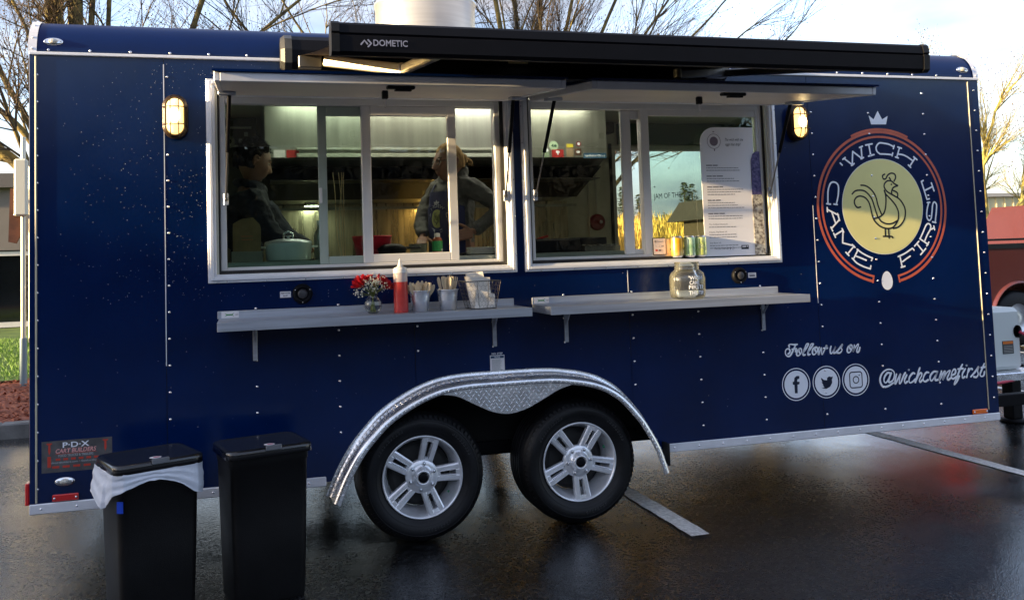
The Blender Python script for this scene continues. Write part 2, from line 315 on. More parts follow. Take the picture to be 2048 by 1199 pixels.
HANDLE=(((4.131,0.639),(4.095,0.623),(4.06,0.62),(4.042,0.641),(4.039,0.671),(4.057,0.702),(4.089,0.72),(4.123,0.718),(4.142,0.7),(4.14,0.675),(4.128,0.654),(4.105,0.644),(4.099,0.656),(4.117,0.695)),((4.113,0.699),(4.092,0.7),(4.07,0.676),(4.066,0.654),(4.077,0.643),(4.097,0.66),(4.12,0.698)),((4.157,0.689),(4.148,0.663),(4.144,0.635),(4.153,0.641),(4.187,0.69),(4.176,0.654),(4.175,0.632),(4.186,0.639),(4.209,0.678),(4.221,0.693)),((4.231,0.68),(4.213,0.652),(4.216,0.631),(4.232,0.64)),((4.246,0.709),(4.249,0.709)),((4.289,0.684),(4.276,0.688),(4.252,0.668),(4.244,0.642),(4.254,0.631),(4.277,0.64),(4.291,0.65)),((4.329,0.716),(4.311,0.682),(4.29,0.632)),((4.292,0.635),(4.32,0.678),(4.338,0.684),(4.339,0.669),(4.322,0.645),(4.325,0.631),(4.344,0.643)),((4.392,0.684),(4.374,0.685),(4.355,0.665),(4.349,0.643),(4.361,0.631),(4.384,0.64)),((4.451,0.686),(4.428,0.686),(4.404,0.665),(4.4,0.643),(4.411,0.633),(4.435,0.656),(4.46,0.687),(4.44,0.655),(4.438,0.635),(4.456,0.636)),((4.487,0.686),(4.476,0.66),(4.465,0.631),(4.495,0.67),(4.514,0.684),(4.503,0.655),(4.492,0.631),(4.523,0.672),(4.551,0.687),(4.54,0.664),(4.527,0.642),(4.533,0.63),(4.552,0.64)),((4.558,0.655),(4.586,0.664),(4.592,0.686),(4.579,0.691),(4.564,0.673),(4.557,0.647),(4.57,0.634),(4.594,0.645)),((4.646,0.717),(4.625,0.688),(4.603,0.648),(4.582,0.616),(4.576,0.598),(4.596,0.615),(4.617,0.647)),((4.611,0.691),(4.648,0.692)),((4.666,0.689),(4.643,0.661),(4.641,0.634),(4.658,0.641)),((4.675,0.709),(4.678,0.709)),((4.693,0.69),(4.682,0.662),(4.672,0.637)),((4.682,0.664),(4.697,0.681),(4.711,0.689),(4.718,0.683)),((4.704,0.638),(4.739,0.666),(4.769,0.696),(4.758,0.672),(4.761,0.649),(4.746,0.633),(4.727,0.636)),((4.813,0.712),(4.791,0.677),(4.775,0.648),(4.783,0.635),(4.802,0.639),(4.811,0.661)),((4.787,0.689),(4.818,0.691)))
GLYPH_F=((3.482,0.723),(3.463,0.724),(3.449,0.714),(3.445,0.692),(3.436,0.692),(3.436,0.675),(3.446,0.674),(3.447,0.625),(3.465,0.624),(3.467,0.674),(3.479,0.675),(3.482,0.689),(3.465,0.691),(3.468,0.705),(3.481,0.707))
GLYPH_BIRD=((3.629,0.702),(3.647,0.689),(3.668,0.685),(3.67,0.699),(3.683,0.707),(3.698,0.703),(3.711,0.706),(3.703,0.695),(3.71,0.695),(3.701,0.69),(3.702,0.668),(3.687,0.647),(3.661,0.636),(3.629,0.642),(3.649,0.646),(3.637,0.659),(3.643,0.659),(3.629,0.678),(3.637,0.676),(3.628,0.695))
CROWN=((4.068,2.265),(4.102,2.241),(4.135,2.294),(4.164,2.241),(4.206,2.264),(4.191,2.211),(4.082,2.21))
# ================================================================ SETTING
def asphalt_mat():
    m = bpy.data.materials.new('wet_asphalt'); m.use_nodes = True
    n, l = m.node_tree.nodes, m.node_tree.links; b = n['Principled BSDF']
    t = n.new('ShaderNodeTexCoord')
    def noise_(sc, det, ro=.5):
        q = n.new('ShaderNodeTexNoise'); q.inputs['Scale'].default_value = sc; q.inputs['Detail'].default_value = det; q.inputs['Roughness'].default_value = ro
        l.new(t.outputs['Object'], q.inputs[0]); return q.outputs[0]
    def mr(src, a0, a1, b0, b1):
        q = n.new('ShaderNodeMapRange'); q.inputs[1].default_value = a0; q.inputs[2].default_value = a1; q.inputs[3].default_value = b0; q.inputs[4].default_value = b1
        l.new(src, q.inputs[0]); return q.outputs[0]
    def mth(op, a_, b_):
        q = n.new('ShaderNodeMath'); q.operation = op
        for i, x in enumerate((a_, b_)):
            if isinstance(x, (int, float)): q.inputs[i].default_value = x
            else: l.new(x, q.inputs[i])
        return q.outputs[0]
    pud = noise_(.5, 8, .6)                     # where the water film lies
    v = n.new('ShaderNodeTexVoronoi'); v.inputs['Scale'].default_value = 95; l.new(t.outputs['Object'], v.inputs['Vector'])
    v2 = n.new('ShaderNodeTexVoronoi'); v2.inputs['Scale'].default_value = 150; l.new(t.outputs['Object'], v2.inputs['Vector'])
    sx = n.new('ShaderNodeSeparateColor'); l.new(v.outputs['Color'], sx.inputs[0])
    stone = mth('POWER', sx.outputs[0], 5.0)    # a few pale stones among dark ones
    stain = noise_(2.2, 6, .65)
    alb = mth('ADD', mth('MULTIPLY', stone, .036), mr(stain, .3, .7, .001, .006))
    cb = n.new('ShaderNodeCombineColor'); 
    for i, k in enumerate((.90, .97, 1.08)): l.new(mth('MULTIPLY', alb, k), cb.inputs[i])
    l.new(cb.outputs[0], b.inputs['Base Color'])
    ro = mth('ADD', mr(pud, .40, .62, .07, .30), mr(sx.outputs[1], 0, 1, -.04, .12))
    l.new(ro, b.inputs['Roughness'])
    b.inputs['IOR'].default_value = 1.5; b.inputs['Coat Weight'].default_value = .5; b.inputs['Coat Roughness'].default_value = .13; b.inputs['Coat IOR'].default_value = 1.35
    bp = n.new('ShaderNodeBump'); bp.inputs['Distance'].default_value = .0045
    l.new(mr(pud, .40, .62, .12, .55), bp.inputs['Strength'])
    hgt = mth('ADD', mth('ADD', mth('MULTIPLY', v2.outputs['Distance'], .8), mth('MULTIPLY', noise_(38, 3), .9)), mth('MULTIPLY', noise_(9, 3), .8))
    l.new(hgt, bp.inputs['Height']); l.new(bp.outputs[0], b.inputs['Normal'])
    bc = n.new('ShaderNodeBump'); bc.inputs['Distance'].default_value = .004; bc.inputs['Strength'].default_value = .16
    l.new(hgt, bc.inputs['Height']); l.new(bc.outputs[0], b.inputs['Coat Normal'])
    return m
ASPH = asphalt_mat()
MB().add([(-900, -900, 0), (900, -900, 0), (900, 900, 0), (-900, 900, 0)], [(0, 1, 2, 3)]).build('ground', ASPH, kind='structure')
PAINTL = mat('worn_white_line_paint', (.78, .78, .76), .5, bump=.35, bscale=90, col2=(.45, .45, .44), vscale=45)
def stripe(x, y0, y1, w=.1):
    rr = random.Random(int(x*100)); n = 60; vs = []
    for k in range(n+1):
        y = y0+(y1-y0)*k/n
        vs += [(x-w/2+rr.uniform(-.004, .004), y, .004), (x+w/2+rr.uniform(-.004, .004), y, .004)]
    return MB().add(vs, [(2*k, 2*k+1, 2*k+3, 2*k+2) for k in range(n)]).build('painted_line', PAINTL, kind='structure')
for x in (2.578, 5.012, 7.51, 10.0): stripe(x, -.40, 3.6 if x < 4 else 5.2, .105)

# kerb, mulch bed and lawn behind the trailer's left end
CONC = mat('kerb_concrete', (.16, .16, .155), .7, bump=.4, bscale=60, var=.2)
kb = MB()
for k in range(16):
    x = -30+k*2.02; kb.bbox(x, x+2.012, 3.93, 4.08, -.02, .13, .012)
kb.build('kerb', CONC, kind='structure')
mu = mat('bark_mulch', (.16, .035, .015), .75, col2=(.36, .10, .04), vscale=30, bump=.8, bscale=40)
MB().grid(lambda u, v: (-30+u*32, 4.08+v*3.2, .10+.03*noise.noise((u*60, v*9, 1))), 120, 14).build('mulch_bed', mu, kind='structure')
def scatter_chips():
    m = MB(); rr = random.Random(3)
    for k in range(5000):
        x = rr.uniform(-5.5, 0); y = rr.uniform(4.1, 7.25); z = .12+.03*noise.noise(((x+30)/32*60, (y-4.08)/3.2*9, 1))
        a = rr.uniform(0, 6.28); L = rr.uniform(.015, .045); W = rr.uniform(.006, .014); t = rr.uniform(-.5, .5)
        d = Vector((math.cos(a), math.sin(a), t)); w = Vector((-math.sin(a), math.cos(a), rr.uniform(-.4, .4)))
        c = Vector((x, y, z+.004)); m.add([c-d*L-w*W, c+d*L-w*W, c+d*L+w*W, c-d*L+w*W], [(0, 1, 2, 3)])
    o = m.build('mulch_chips', mat('bark_chip', (.22, .05, .02), .7, col2=(.50, .16, .07), vscale=25), label='reddish brown bark chips spread over the bed beside the parking lot', cat='mulch', kind='stuff', fix=False)
scatter_chips()
gr = mat('lawn_turf', (.045, .10, .012), .8, col2=(.10, .17, .02), vscale=3)
MB().grid(lambda u, v: (-60+u*62, 7.25+v*11.5, .13+.02*noise.noise((u*50, v*9, 5))), 60, 14).build('lawn', gr, kind='structure')
def blades(name, x0, x1, y0, y1, zf, n, h0, h1, w, m, label, seed, cat='grass', lean=.35):
    M_ = MB(); rr = random.Random(seed)
    for k in range(n):
        x = rr.uniform(x0, x1); y = rr.uniform(y0, y1); z = zf(x, y); h = rr.uniform(h0, h1); a = rr.uniform(0, 6.28)
        dx, dy = math.cos(a)*w, math.sin(a)*w; lx, ly = rr.gauss(0, lean)*h, rr.gauss(0, lean)*h
        M_.add([(x-dx, y-dy, z), (x+dx, y+dy, z), (x+lx*.4+dx*.7, y+ly*.4+dy*.7, z+h*.6), (x+lx, y+ly, z+h)], [(0, 1, 2), (1, 2, 3)])
    return M_.build(name, m, label=label, cat=cat, kind='stuff', fix=False)
blades('grass', -6.5, -1, 7.25, 14, lambda x, y: .13, 16000, .04, .09, .005, mat('grass_blade', (.07, .19, .012), .6, col2=(.20, .36, .03), vscale=9), 'short green lawn grass behind the mulch bed', 4)

# office building, left background
def building_left():
    t = thing('office_building', (-14, 18, 0), 'low grey office building with dark glazing beyond the lawn, at the left edge', 'building')
    WA = mat('grey_render_wall', (.20, .18, .17), .8, var=.08, vscale=1); DG = mat('dark_office_glass', (.01, .011, .012), .05, coat=.5)
    MB().box(-40, -4.1, 18.25, 30, .1, 3.5).build('wall', WA, t)
    MB().box(-40.1, -3.9, 17.8, 30.2, 3.42, 3.75).build('roof', mat('roof_fascia', (.13, .12, .12), .7), t)
    MB().box(-39.9, -4.15, 18.05, 18.26, 1.95, 3.42).build('fascia_panel', WA, t)
    x = -39.5; i = 0
    while x < -5:
        w = MB(); w.box(x, x+.07, 18.1, 18.2, .14, 1.95); w.box(x+1.13, x+1.2, 18.1, 18.2, .14, 1.95); w.box(x+.07, x+1.13, 18.1, 18.2, 1.82, 1.92); w.box(x+.07, x+1.13, 18.1, 18.2, .14, .26)
        if i % 3 == 1: w.box(x+.07, x+1.13, 18.1, 18.2, .78, .86)
        f = w.build('window', VINYL, t); MB().box(x+.07, x+1.13, 18.19, 18.22, .26, 1.82).build('pane', DG, f)
        x += 1.42; i += 1
building_left()

# warehouse with a name along its wall, right background
def warehouse():
    t = thing('warehouse', (60, 36, 0), 'long cream warehouse with dark lettering, in warm light beyond the pickup truck', 'building')
    W = mat('cream_metal_wall', (.62, .56, .34), .6, var=.06, vscale=.8)
    m = MB(); x = 36
    m.box(36, 120, 35, 60, 0, 3.9); m.build('wall', W, t)
    r = MB()
    for k in range(140): r.box(36.1+k*.6, 36.18+k*.6, 34.94, 35.0, 0, 3.9)
    rb = r.build('wall_rib', W, t); rb['kind'] = 'stuff'
    MB().box(35.8, 120.2, 34.75, 60.2, 3.9, 4.1).build('roof', mat('warehouse_roof', (.4, .4, .38), .6), t)
    text('lettering', 'COSTA', 40.5, .95, 34.9, .62, mat('sign_dark_lettering', (.03, .03, .05), .6), t, width=2.7)
warehouse()

# golden reed bank, shed and conifers seen through the trailer's rear window
def bank_z(x, y): return max(0, min(1, (y-17)/6))*1.15*(1-max(0, min(1, (abs(x-17)-9)/4)))+.12*noise.noise((x*.3, y*.3, 0))
MB().grid(lambda u, v: (4+u*26, 16+v*16, bank_z(4+u*26, 16+v*16)-.02), 60, 30).build('reed_bank', mat('dry_bank_soil', (.28, .19, .05), .9), kind='structure')
blades('reeds', 6, 28, 19, 30, bank_z, 26000, .9, 1.75, .013, mat('dry_reed', (.50, .34, .06), .7, col2=(.78, .56, .12), vscale=2), 'tall golden dry reeds on the bank seen through the rear window', 8, 'reeds', .12)
def shed():
    t = thing('shed', (13.9, 18.5, 0), 'dark brown gabled shed standing in the golden reeds', 'shed')
    K = mat('dark_shed_boards', (.035, .026, .018), .8); x0, x1, y0, y1 = 13.42, 16.0, 17.5, 19.5
    MB().box(x0, x1, y0, y1, 0, 2.32).build('wall', K, t)
    MB().prism([(x0-.42, 2.32), (x0+.05, 2.93), (x1+.3, 2.93), (x1+.3, 2.33)], y0-.3, y1+.3).build('roof', mat('shed_roof', (.02, .018, .015), .8), t)
shed()
def conifer(x, y, z0, h, r, sd, label):
    rr = random.Random(sd); t = thing('conifer_tree', (x, y, z0), label, 'tree', 'conifers on the far slope')
    MB().tube([(x, y, z0), (x, y, z0+h*.9)], .14, 6, r2=.03).build('trunk', TREE2, t)
    m = MB(); n = 900
    for k in range(n):
        u = rr.random()**.8; z = z0+h*(.08+.92*u); R_ = r*(1-u)**.85*(.6+.4*math.sin(z*7+sd)**2)+.06; a = rr.uniform(0, 6.28); q = R_*rr.uniform(.25, 1)
        c = Vector((x+q*math.cos(a), y+q*math.sin(a), z-.15*q)); s = rr.uniform(.10, .22)*(.6+h/14)
        d = Vector((math.cos(a), math.sin(a), rr.uniform(-.5, .1)))*s; w = Vector((-math.sin(a), math.cos(a), rr.uniform(-.3, .3)))*s*.5
        m.add([c-w, c+w, c+d], [(0, 1, 2)])
    m.build('crown', mat('conifer_needles', (.018, .035, .012), .8, col2=(.06, .085, .02), vscale=1.5), t, fix=False)
rr = random.Random(5)
for k, (x, y, h) in enumerate([(20.2, 38, 6.2), (21.8, 42, 6.6), (24.3, 45, 6.3), (25.3, 41, 6.8), (26.6, 43, 5.9), (28.6, 46, 7.2), (23.0, 39, 3.4), (27.8, 40, 4.2)]):
    conifer(x, y, 0, h*.8, h*.2, k+3, ['dark narrow conifer on the far slope, left in the rear window', 'second dark conifer on the slope, beside the window edge', 'dark conifer behind the window mullion', 'tall dark conifer just right of the mullion in the rear window', 'lower dark conifer beyond the shed roof', 'tallest dark conifer beyond the shed', 'small rounded conifer at the reed edge', 'squat conifer between the taller ones'][k])
def far_wood():
    m = MB(); rr = random.Random(11)
    for k in range(15000):
        a = rr.uniform(-.35, 1.35); D = rr.uniform(75, 95); h = (3.6+1.6*noise.noise((a*14, 0, 0))+.9*noise.noise((a*60, 2, 0)))
        x, y = D*math.sin(a), D*math.cos(a); z = rr.random()**.7*h*1.3; s = rr.uniform(.25, .6)
        d = Vector((rr.gauss(0, 1), rr.gauss(0, 1), rr.gauss(0, 1))).normalized()*s; e = Vector((rr.gauss(0, 1), rr.gauss(0, 1), rr.gauss(0, 1))).normalized()*s
        m.add([(x, y, z), (x+d.x, y+d.y, z+d.z), (x+e.x, y+e.y, z+e.z)], [(0, 1, 2)])
    m.build('far_wood', mat('far_wood_foliage', (.022, .032, .014), .9, col2=(.09, .085, .035), vscale=.1), label='hazy olive treeline along the far hillside', cat='treeline', kind='stuff', fix=False)
far_wood()
def unseen_near_wood():   # unseen wood behind the camera, made tall and dark to darken reflections
    m = MB(); rr = random.Random(12)
    for k in range(26000):
        a = rr.uniform(2.05, 4.15); D = rr.uniform(40, 50); h = 11.5+2.5*noise.noise((a*7, 4, 0))+1.2*noise.noise((a*31, 9, 0))
        if a < 2.6: h *= .55+.45*(a-2.05)/.55
        x, y = D*math.sin(a), D*math.cos(a); z = rr.random()**.85*h; s = rr.uniform(.15, .5)
        d = Vector((rr.gauss(0, .5), rr.gauss(0, .5), rr.gauss(0, 1))).normalized()*s*2; e = Vector((rr.gauss(0, 1), rr.gauss(0, 1), rr.gauss(0, 1))).normalized()*s
        m.add([(x, y, z), (x+d.x, y+d.y, z+d.z), (x+e.x, y+e.y, z+e.z)], [(0, 1, 2)])
    m.build('unseen_dark_wood', mat('unseen_dark_foliage', (.014, .015, .014), .9), label='unseen dark row of trees behind the camera, made tall to darken reflections', cat='treeline', kind='stuff', fix=False)
unseen_near_wood()
MB().grid(lambda u, v: ((lambda a, D: (D*math.sin(a), D*math.cos(a), (10.5+2*noise.noise((a*5, 0, 2)))*v*(.5+.5*min(1, (a-2.0)/.5))))(2.0+2.2*u, 56+10*v)), 50, 3).build('hillside', mat('unseen_dark_hill', (.012, .014, .013), .95, col2=(.024, .026, .024), vscale=.2), kind='structure')  # unseen dark hill added behind the wood to close bright gaps in reflections
# unseen block added at the left to keep low sun off the ground
def unseen_sun_block():
    t = thing('unseen_sun_block', (-24, -6, 0), 'low brown block out of view at the left, added to stop the low sun', 'building')
    MB().box(-34, -21, -16, 4.2, 0, 4.6).build('wall', mat('unseen_block_wall', (.13, .10, .085), .8, var=.1), t)
    MB().box(-34.3, -20.7, -16.3, 4.4, 4.6, 4.85).build('roof', mat('roof_fascia', (.13, .12, .12), .7), t)  # roof of the added unseen block
    for k in range(6):
        f = MB().box(-21.02, -20.95, -15+k*3.1, -13.2+k*3.1, .3, 2.4).build('window', VINYL, t); MB().box(-20.955, -20.93, -14.9+k*3.1, -13.3+k*3.1, .4, 2.3).build('pane', mat('dark_office_glass', (.01, .011, .012), .05), f)  # windows of the added unseen block
unseen_sun_block()

# ---------------------------------------------------------------- bare trees
def grow(m, twm, p, d, r, L, depth, rr, tw, up=.12, spread=.5, maxd=6):
    """one limb as a curved tapering tube; children leave along it"""
    n = max(3, int(L/.22)); pts = [p.copy()]; dirs = [d.copy()]; q = p.copy(); dd = d.copy()
    for i in range(n):
        dd = (dd+Vector((rr.gauss(0, .085), rr.gauss(0, .085), rr.gauss(0, .06)))+Vector((0, 0, up*.16))).normalized()
        q = q+dd*(L/n); pts.append(q.copy()); dirs.append(dd.copy())
    re = r*.42
    rad = [r+(re-r)*i/n for i in range(n+1)]
    if depth >= 2 and r < .03: twm.tube(pts, rad, 3 if r < .012 else 4, caps=False)
    else: m.tube(pts, rad, 8 if r > .06 else 5, caps=False)
    if r < .0035 or depth >= maxd: 
        tw.append(q.copy()); return
    k = rr.randint(4, 5) if depth < 3 else rr.randint(2, 4)
    for j in range(k):
        f = rr.uniform(.25, .98) if depth else rr.uniform(.45, .98)
        i = min(n, int(f*n)); 
        a = rr.uniform(0, 6.28); o = dirs[i].orthogonal().normalized(); o.rotate(Matrix.Rotation(a, 3, dirs[i]))
        nd = (dirs[i]*math.cos(spread)+o*math.sin(spread)*rr.uniform(.7, 1.2)).normalized()
        if nd.z < -.15: nd.z *= -.3
        grow(m, twm, pts[i], nd.normalized(), rad[i]*rr.uniform(.52, .75), L*rr.uniform(.5, .75), depth+1, rr, tw, up, spread, maxd)
    grow(m, twm, pts[-1], dirs[-1], re, L*.62, depth+1, rr, tw, up, spread, maxd)
def tree(base, stems, sd, label, spread=.5, up=.12, maxd=6, bark=None):
    rr = random.Random(sd); t = thing('bare_tree', base, label, 'tree')
    tk = MB(); lm = MB(); tw = MB(); tips = []
    for (path, r0, r1, L, dp) in stems:
        P = [Vector(q) for q in path]; P = cr(P, 4)
        rad = [r0+(r1-r0)*i/(len(P)-1) for i in range(len(P))]
        tk.tube(P, rad, 10, caps=False)
        nb = dp
        for j in range(nb):
            i = int(len(P)*rr.uniform(.35, .97)); i = min(i, len(P)-2)
            dr = (P[i+1]-P[i]).normalized(); o = dr.orthogonal().normalized(); o.rotate(Matrix.Rotation(rr.uniform(0, 6.28), 3, dr))
            nd = (dr*math.cos(spread*1.2)+o*math.sin(spread*1.2)).normalized()
            grow(lm, tw, P[i], nd, rad[i]*rr.uniform(.35, .6), L*rr.uniform(.7, 1.1), 1, rr, tips, up, spread, maxd)
        grow(lm, tw, P[-1], (P[-1]-P[-2]).normalized(), r1, L, 1, rr, tips, up, spread, maxd)
    tk.build('trunk', bark or TREE1, t, fix=False); lm.build('branches', bark or TREE1, t, fix=False); tw.build('twigs', bark or TREE2, t, fix=False)
    b = MB()
    for q in tips:
        if rr.random() < .8: b.sphere(q, rr.uniform(.006, .013), 4, 3)
    if tips: b.build('buds', mat('bud_brown', (.10, .05, .03), .7), t, kind='stuff', fix=False)
# tree behind the left end: base hidden by the trailer, limbs sweeping up and left
tree((-2.2, 8.4, .12), [
    ([(-2.2, 8.4, .1), (-2.2, 8.4, 1.6), (-2.28, 8.4, 2.4), (-2.55, 8.4, 2.83), (-2.95, 8.35, 3.18), (-3.7, 8.3, 3.6)], .13, .05, 1.5, 4),
    ([(-2.22, 8.4, 2.0), (-2.30, 8.3, 2.9), (-2.5, 8.2, 3.32), (-2.9, 8.2, 3.7), (-3.5, 8.1, 4.1)], .055, .03, 1.3, 4),
    ([(-2.22, 8.4, 2.2), (-2.34, 8.5, 3.0), (-2.5, 8.5, 3.5), (-2.85, 8.5, 4.2), (-3.2, 8.5, 5.2)], .055, .03, 1.4, 4),
    ([(-2.2, 8.4, 2.2), (-2.2, 8.5, 3.7), (-2.45, 8.5, 4.6), (-2.75, 8.5, 5.3)], .045, .02, 1.3, 5)], 21, 'bare tree with low forking limbs behind the trailer end, leftmost', .55)
# multi-stem trunks seen above the roof, left
tree((-2.3, 9.2, .12), [([(-2.3, 9.2, .1), (-2.33, 9.2, 3), (-2.36, 9.2, 5), (-2.45, 9.2, 7.2)], .085, .06, 1.9, 6)], 33, 'bare golden-lit single trunk above the trailer roof, left of the thick one', .5)
tree((-2.0, 9.4, .12), [([(-2.0, 9.4, .1), (-2.03, 9.4, 3), (-2.05, 9.4, 5), (-2.1, 9.5, 7.5)], .125, .10, 1.9, 6),
    ([(-1.9, 9.4, .1), (-1.88, 9.4, 3), (-1.84, 9.4, 5), (-1.7, 9.4, 7.4)], .055, .04, 1.8, 5),
    ([(-1.85, 9.4, .1), (-1.68, 9.4, 3), (-1.6, 9.4, 5), (-1.5, 9.4, 7.4)], .045, .03, 1.6, 5),
    ([(-1.8, 9.4, .6), (-1.1, 9.5, 3), (-.5, 9.5, 4.8), (.1, 9.5, 6.6)], .07, .035, 1.9, 5),
    ([(-1.7, 9.4, 1), (-.9, 9.3, 3.2), (.3, 9.2, 4.7), (1.6, 9.2, 5.9)], .055, .02, 1.7, 7)], 44, 'thick mossy trunk with several stems above the roof, left of the vent', .5)
tree((1.6, 10.0, 0), [([(1.6, 10.0, 0), (1.5, 10.0, 3), (.9, 10.0, 4.6), (.2, 10.0, 5.6)], .07, .02, 1.8, 7),
    ([(1.7, 10.0, 0), (1.9, 10.0, 3), (2.3, 10.0, 4.6), (3.2, 10.0, 5.7)], .06, .02, 1.8, 6)], 45, 'slender bare tree behind the awning end, left of the roof vent', .5)
tree((2.6, 10.5, .0), [([(2.6, 10.5, 0), (2.5, 10.5, 3), (2.0, 10.4, 4.4), (1.3, 10.4, 5.5)], .06, .02, 1.9, 6),
    ([(2.6, 10.5, .5), (2.9, 10.5, 3.2), (3.4, 10.4, 4.6), (4.3, 10.4, 5.9)], .055, .02, 1.8, 6)], 55, 'thin bare tree spreading across the sky behind the roof vent', .55)
# fan of stems, centre
tree((5.1, 9.5, 0), [([(5.1, 9.5, 0), (4.9, 9.5, 3), (4.7, 9.5, 5), (4.4, 9.5, 7)], .075, .03, 1.9, 5),
    ([(5.1, 9.6, 0), (5.05, 9.6, 3), (5.0, 9.6, 5), (4.9, 9.6, 7)], .07, .03, 1.9, 4),
    ([(5.2, 9.5, 0), (5.35, 9.5, 3), (5.35, 9.5, 5), (5.5, 9.5, 7)], .07, .03, 1.9, 5),
    ([(5.2, 9.4, 0), (5.5, 9.4, 3), (5.7, 9.4, 4.8), (6.2, 9.4, 6.8)], .055, .025, 1.8, 5),
    ([(5.3, 9.5, .3), (5.8, 9.5, 3), (6.3, 9.5, 4.8), (7.1, 9.5, 6.5)], .055, .024, 1.8, 6),
    ([(5.3, 9.6, .3), (6.0, 9.6, 2.9), (6.8, 9.6, 4.5), (7.9, 9.6, 6.0)], .05, .02, 1.7, 6),
    ([(5.3, 9.5, .3), (6.2, 9.5, 2.9), (7.2, 9.5, 4.3), (8.6, 9.5, 5.6)], .05, .02, 1.7, 6),
    ([(5.3, 9.7, .3), (5.9, 9.7, 2.9), (6.6, 9.7, 4.2), (7.5, 9.7, 5.3)], .045, .018, 1.6, 7),
    ([(5.4, 9.3, .3), (6.4, 9.3, 2.9), (7.6, 9.3, 4.1), (8.9, 9.3, 5.1)], .04, .018, 1.5, 7),
    ([(5.4, 9.5, .5), (6.6, 9.4, 2.6), (8.2, 9.4, 4.0), (9.6, 9.4, 4.9)], .045, .018, 1.5, 7)], 66, 'bare many-stemmed tree fanning out right of the roof vent', .36)
# right edge
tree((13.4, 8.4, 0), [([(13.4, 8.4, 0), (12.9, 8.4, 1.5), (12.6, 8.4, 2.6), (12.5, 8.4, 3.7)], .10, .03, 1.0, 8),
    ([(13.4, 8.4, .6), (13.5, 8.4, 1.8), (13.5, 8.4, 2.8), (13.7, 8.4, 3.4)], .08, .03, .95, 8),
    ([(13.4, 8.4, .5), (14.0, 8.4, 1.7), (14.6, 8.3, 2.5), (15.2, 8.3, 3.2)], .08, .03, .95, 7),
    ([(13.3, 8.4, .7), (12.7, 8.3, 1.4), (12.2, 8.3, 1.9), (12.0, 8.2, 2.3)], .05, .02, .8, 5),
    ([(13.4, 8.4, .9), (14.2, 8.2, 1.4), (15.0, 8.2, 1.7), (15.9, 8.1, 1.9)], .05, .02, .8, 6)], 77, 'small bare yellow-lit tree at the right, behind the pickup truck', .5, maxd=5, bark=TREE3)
# twigs hanging into the rear window's view
tree((8.05, 7.4, 0), [([(8.05, 7.4, 0), (8.05, 7.4, 2.4), (7.6, 7.3, 3.05), (6.7, 7.2, 3.12), (5.9, 7.1, 2.95)], .08, .010, .42, 6),
     ([(8.05, 7.4, 1.8), (8.0, 7.3, 2.9), (7.3, 7.25, 3.35), (6.4, 7.2, 3.2)], .05, .010, .42, 6)], 88, 'bare tree whose twigs hang across the rear window view', .6, up=-.2, maxd=3)

# ---------------------------------------------------------------- utility post left of the trailer
def post():
    t = thing('utility_post', (-2.19, 6.85, .1), 'pale metal utility post with a meter box and bolted board, beside the trailer end', 'post')
    G = mat('galvanised_post', (.62, .60, .52), .4, .6, var=.08, vscale=3)
    MB().tube([(-2.19, 6.85, .1), (-2.19, 6.85, 3.05)], .028, 10).build('pole', G, t)
    MB().tube([(-2.13, 6.9, .6), (-2.13, 6.9, 2.7)], .018, 8).build('conduit', G, t)
    MB().bbox(-2.27, -2.13, 6.74, 6.85, 2.1, 2.78, .02).build('meter_box', mat('cream_meter_box', (.7, .68, .55), .5), t)
    b = MB().prism([(-2.34, 2.44), (-2.2, 2.44), (-2.2, 1.93), (-2.28, 1.78), (-2.36, 1.80)], 6.88, 6.93).build('board', mat('rusty_brown_board', (.10, .035, .02), .8, var=.3), t)
    for z in (2.3, 2.12): MB().sphere((-2.28, 6.875, z), .022, 8, 5).build('bolt', RIVET, b)
    MB().tube([(-2.19, 6.85, .1), (-2.19, 6.85, .66)], .04, 10).build('sleeve', mat('weathered_sleeve', (.22, .30, .33), .5, .3), t)
post()
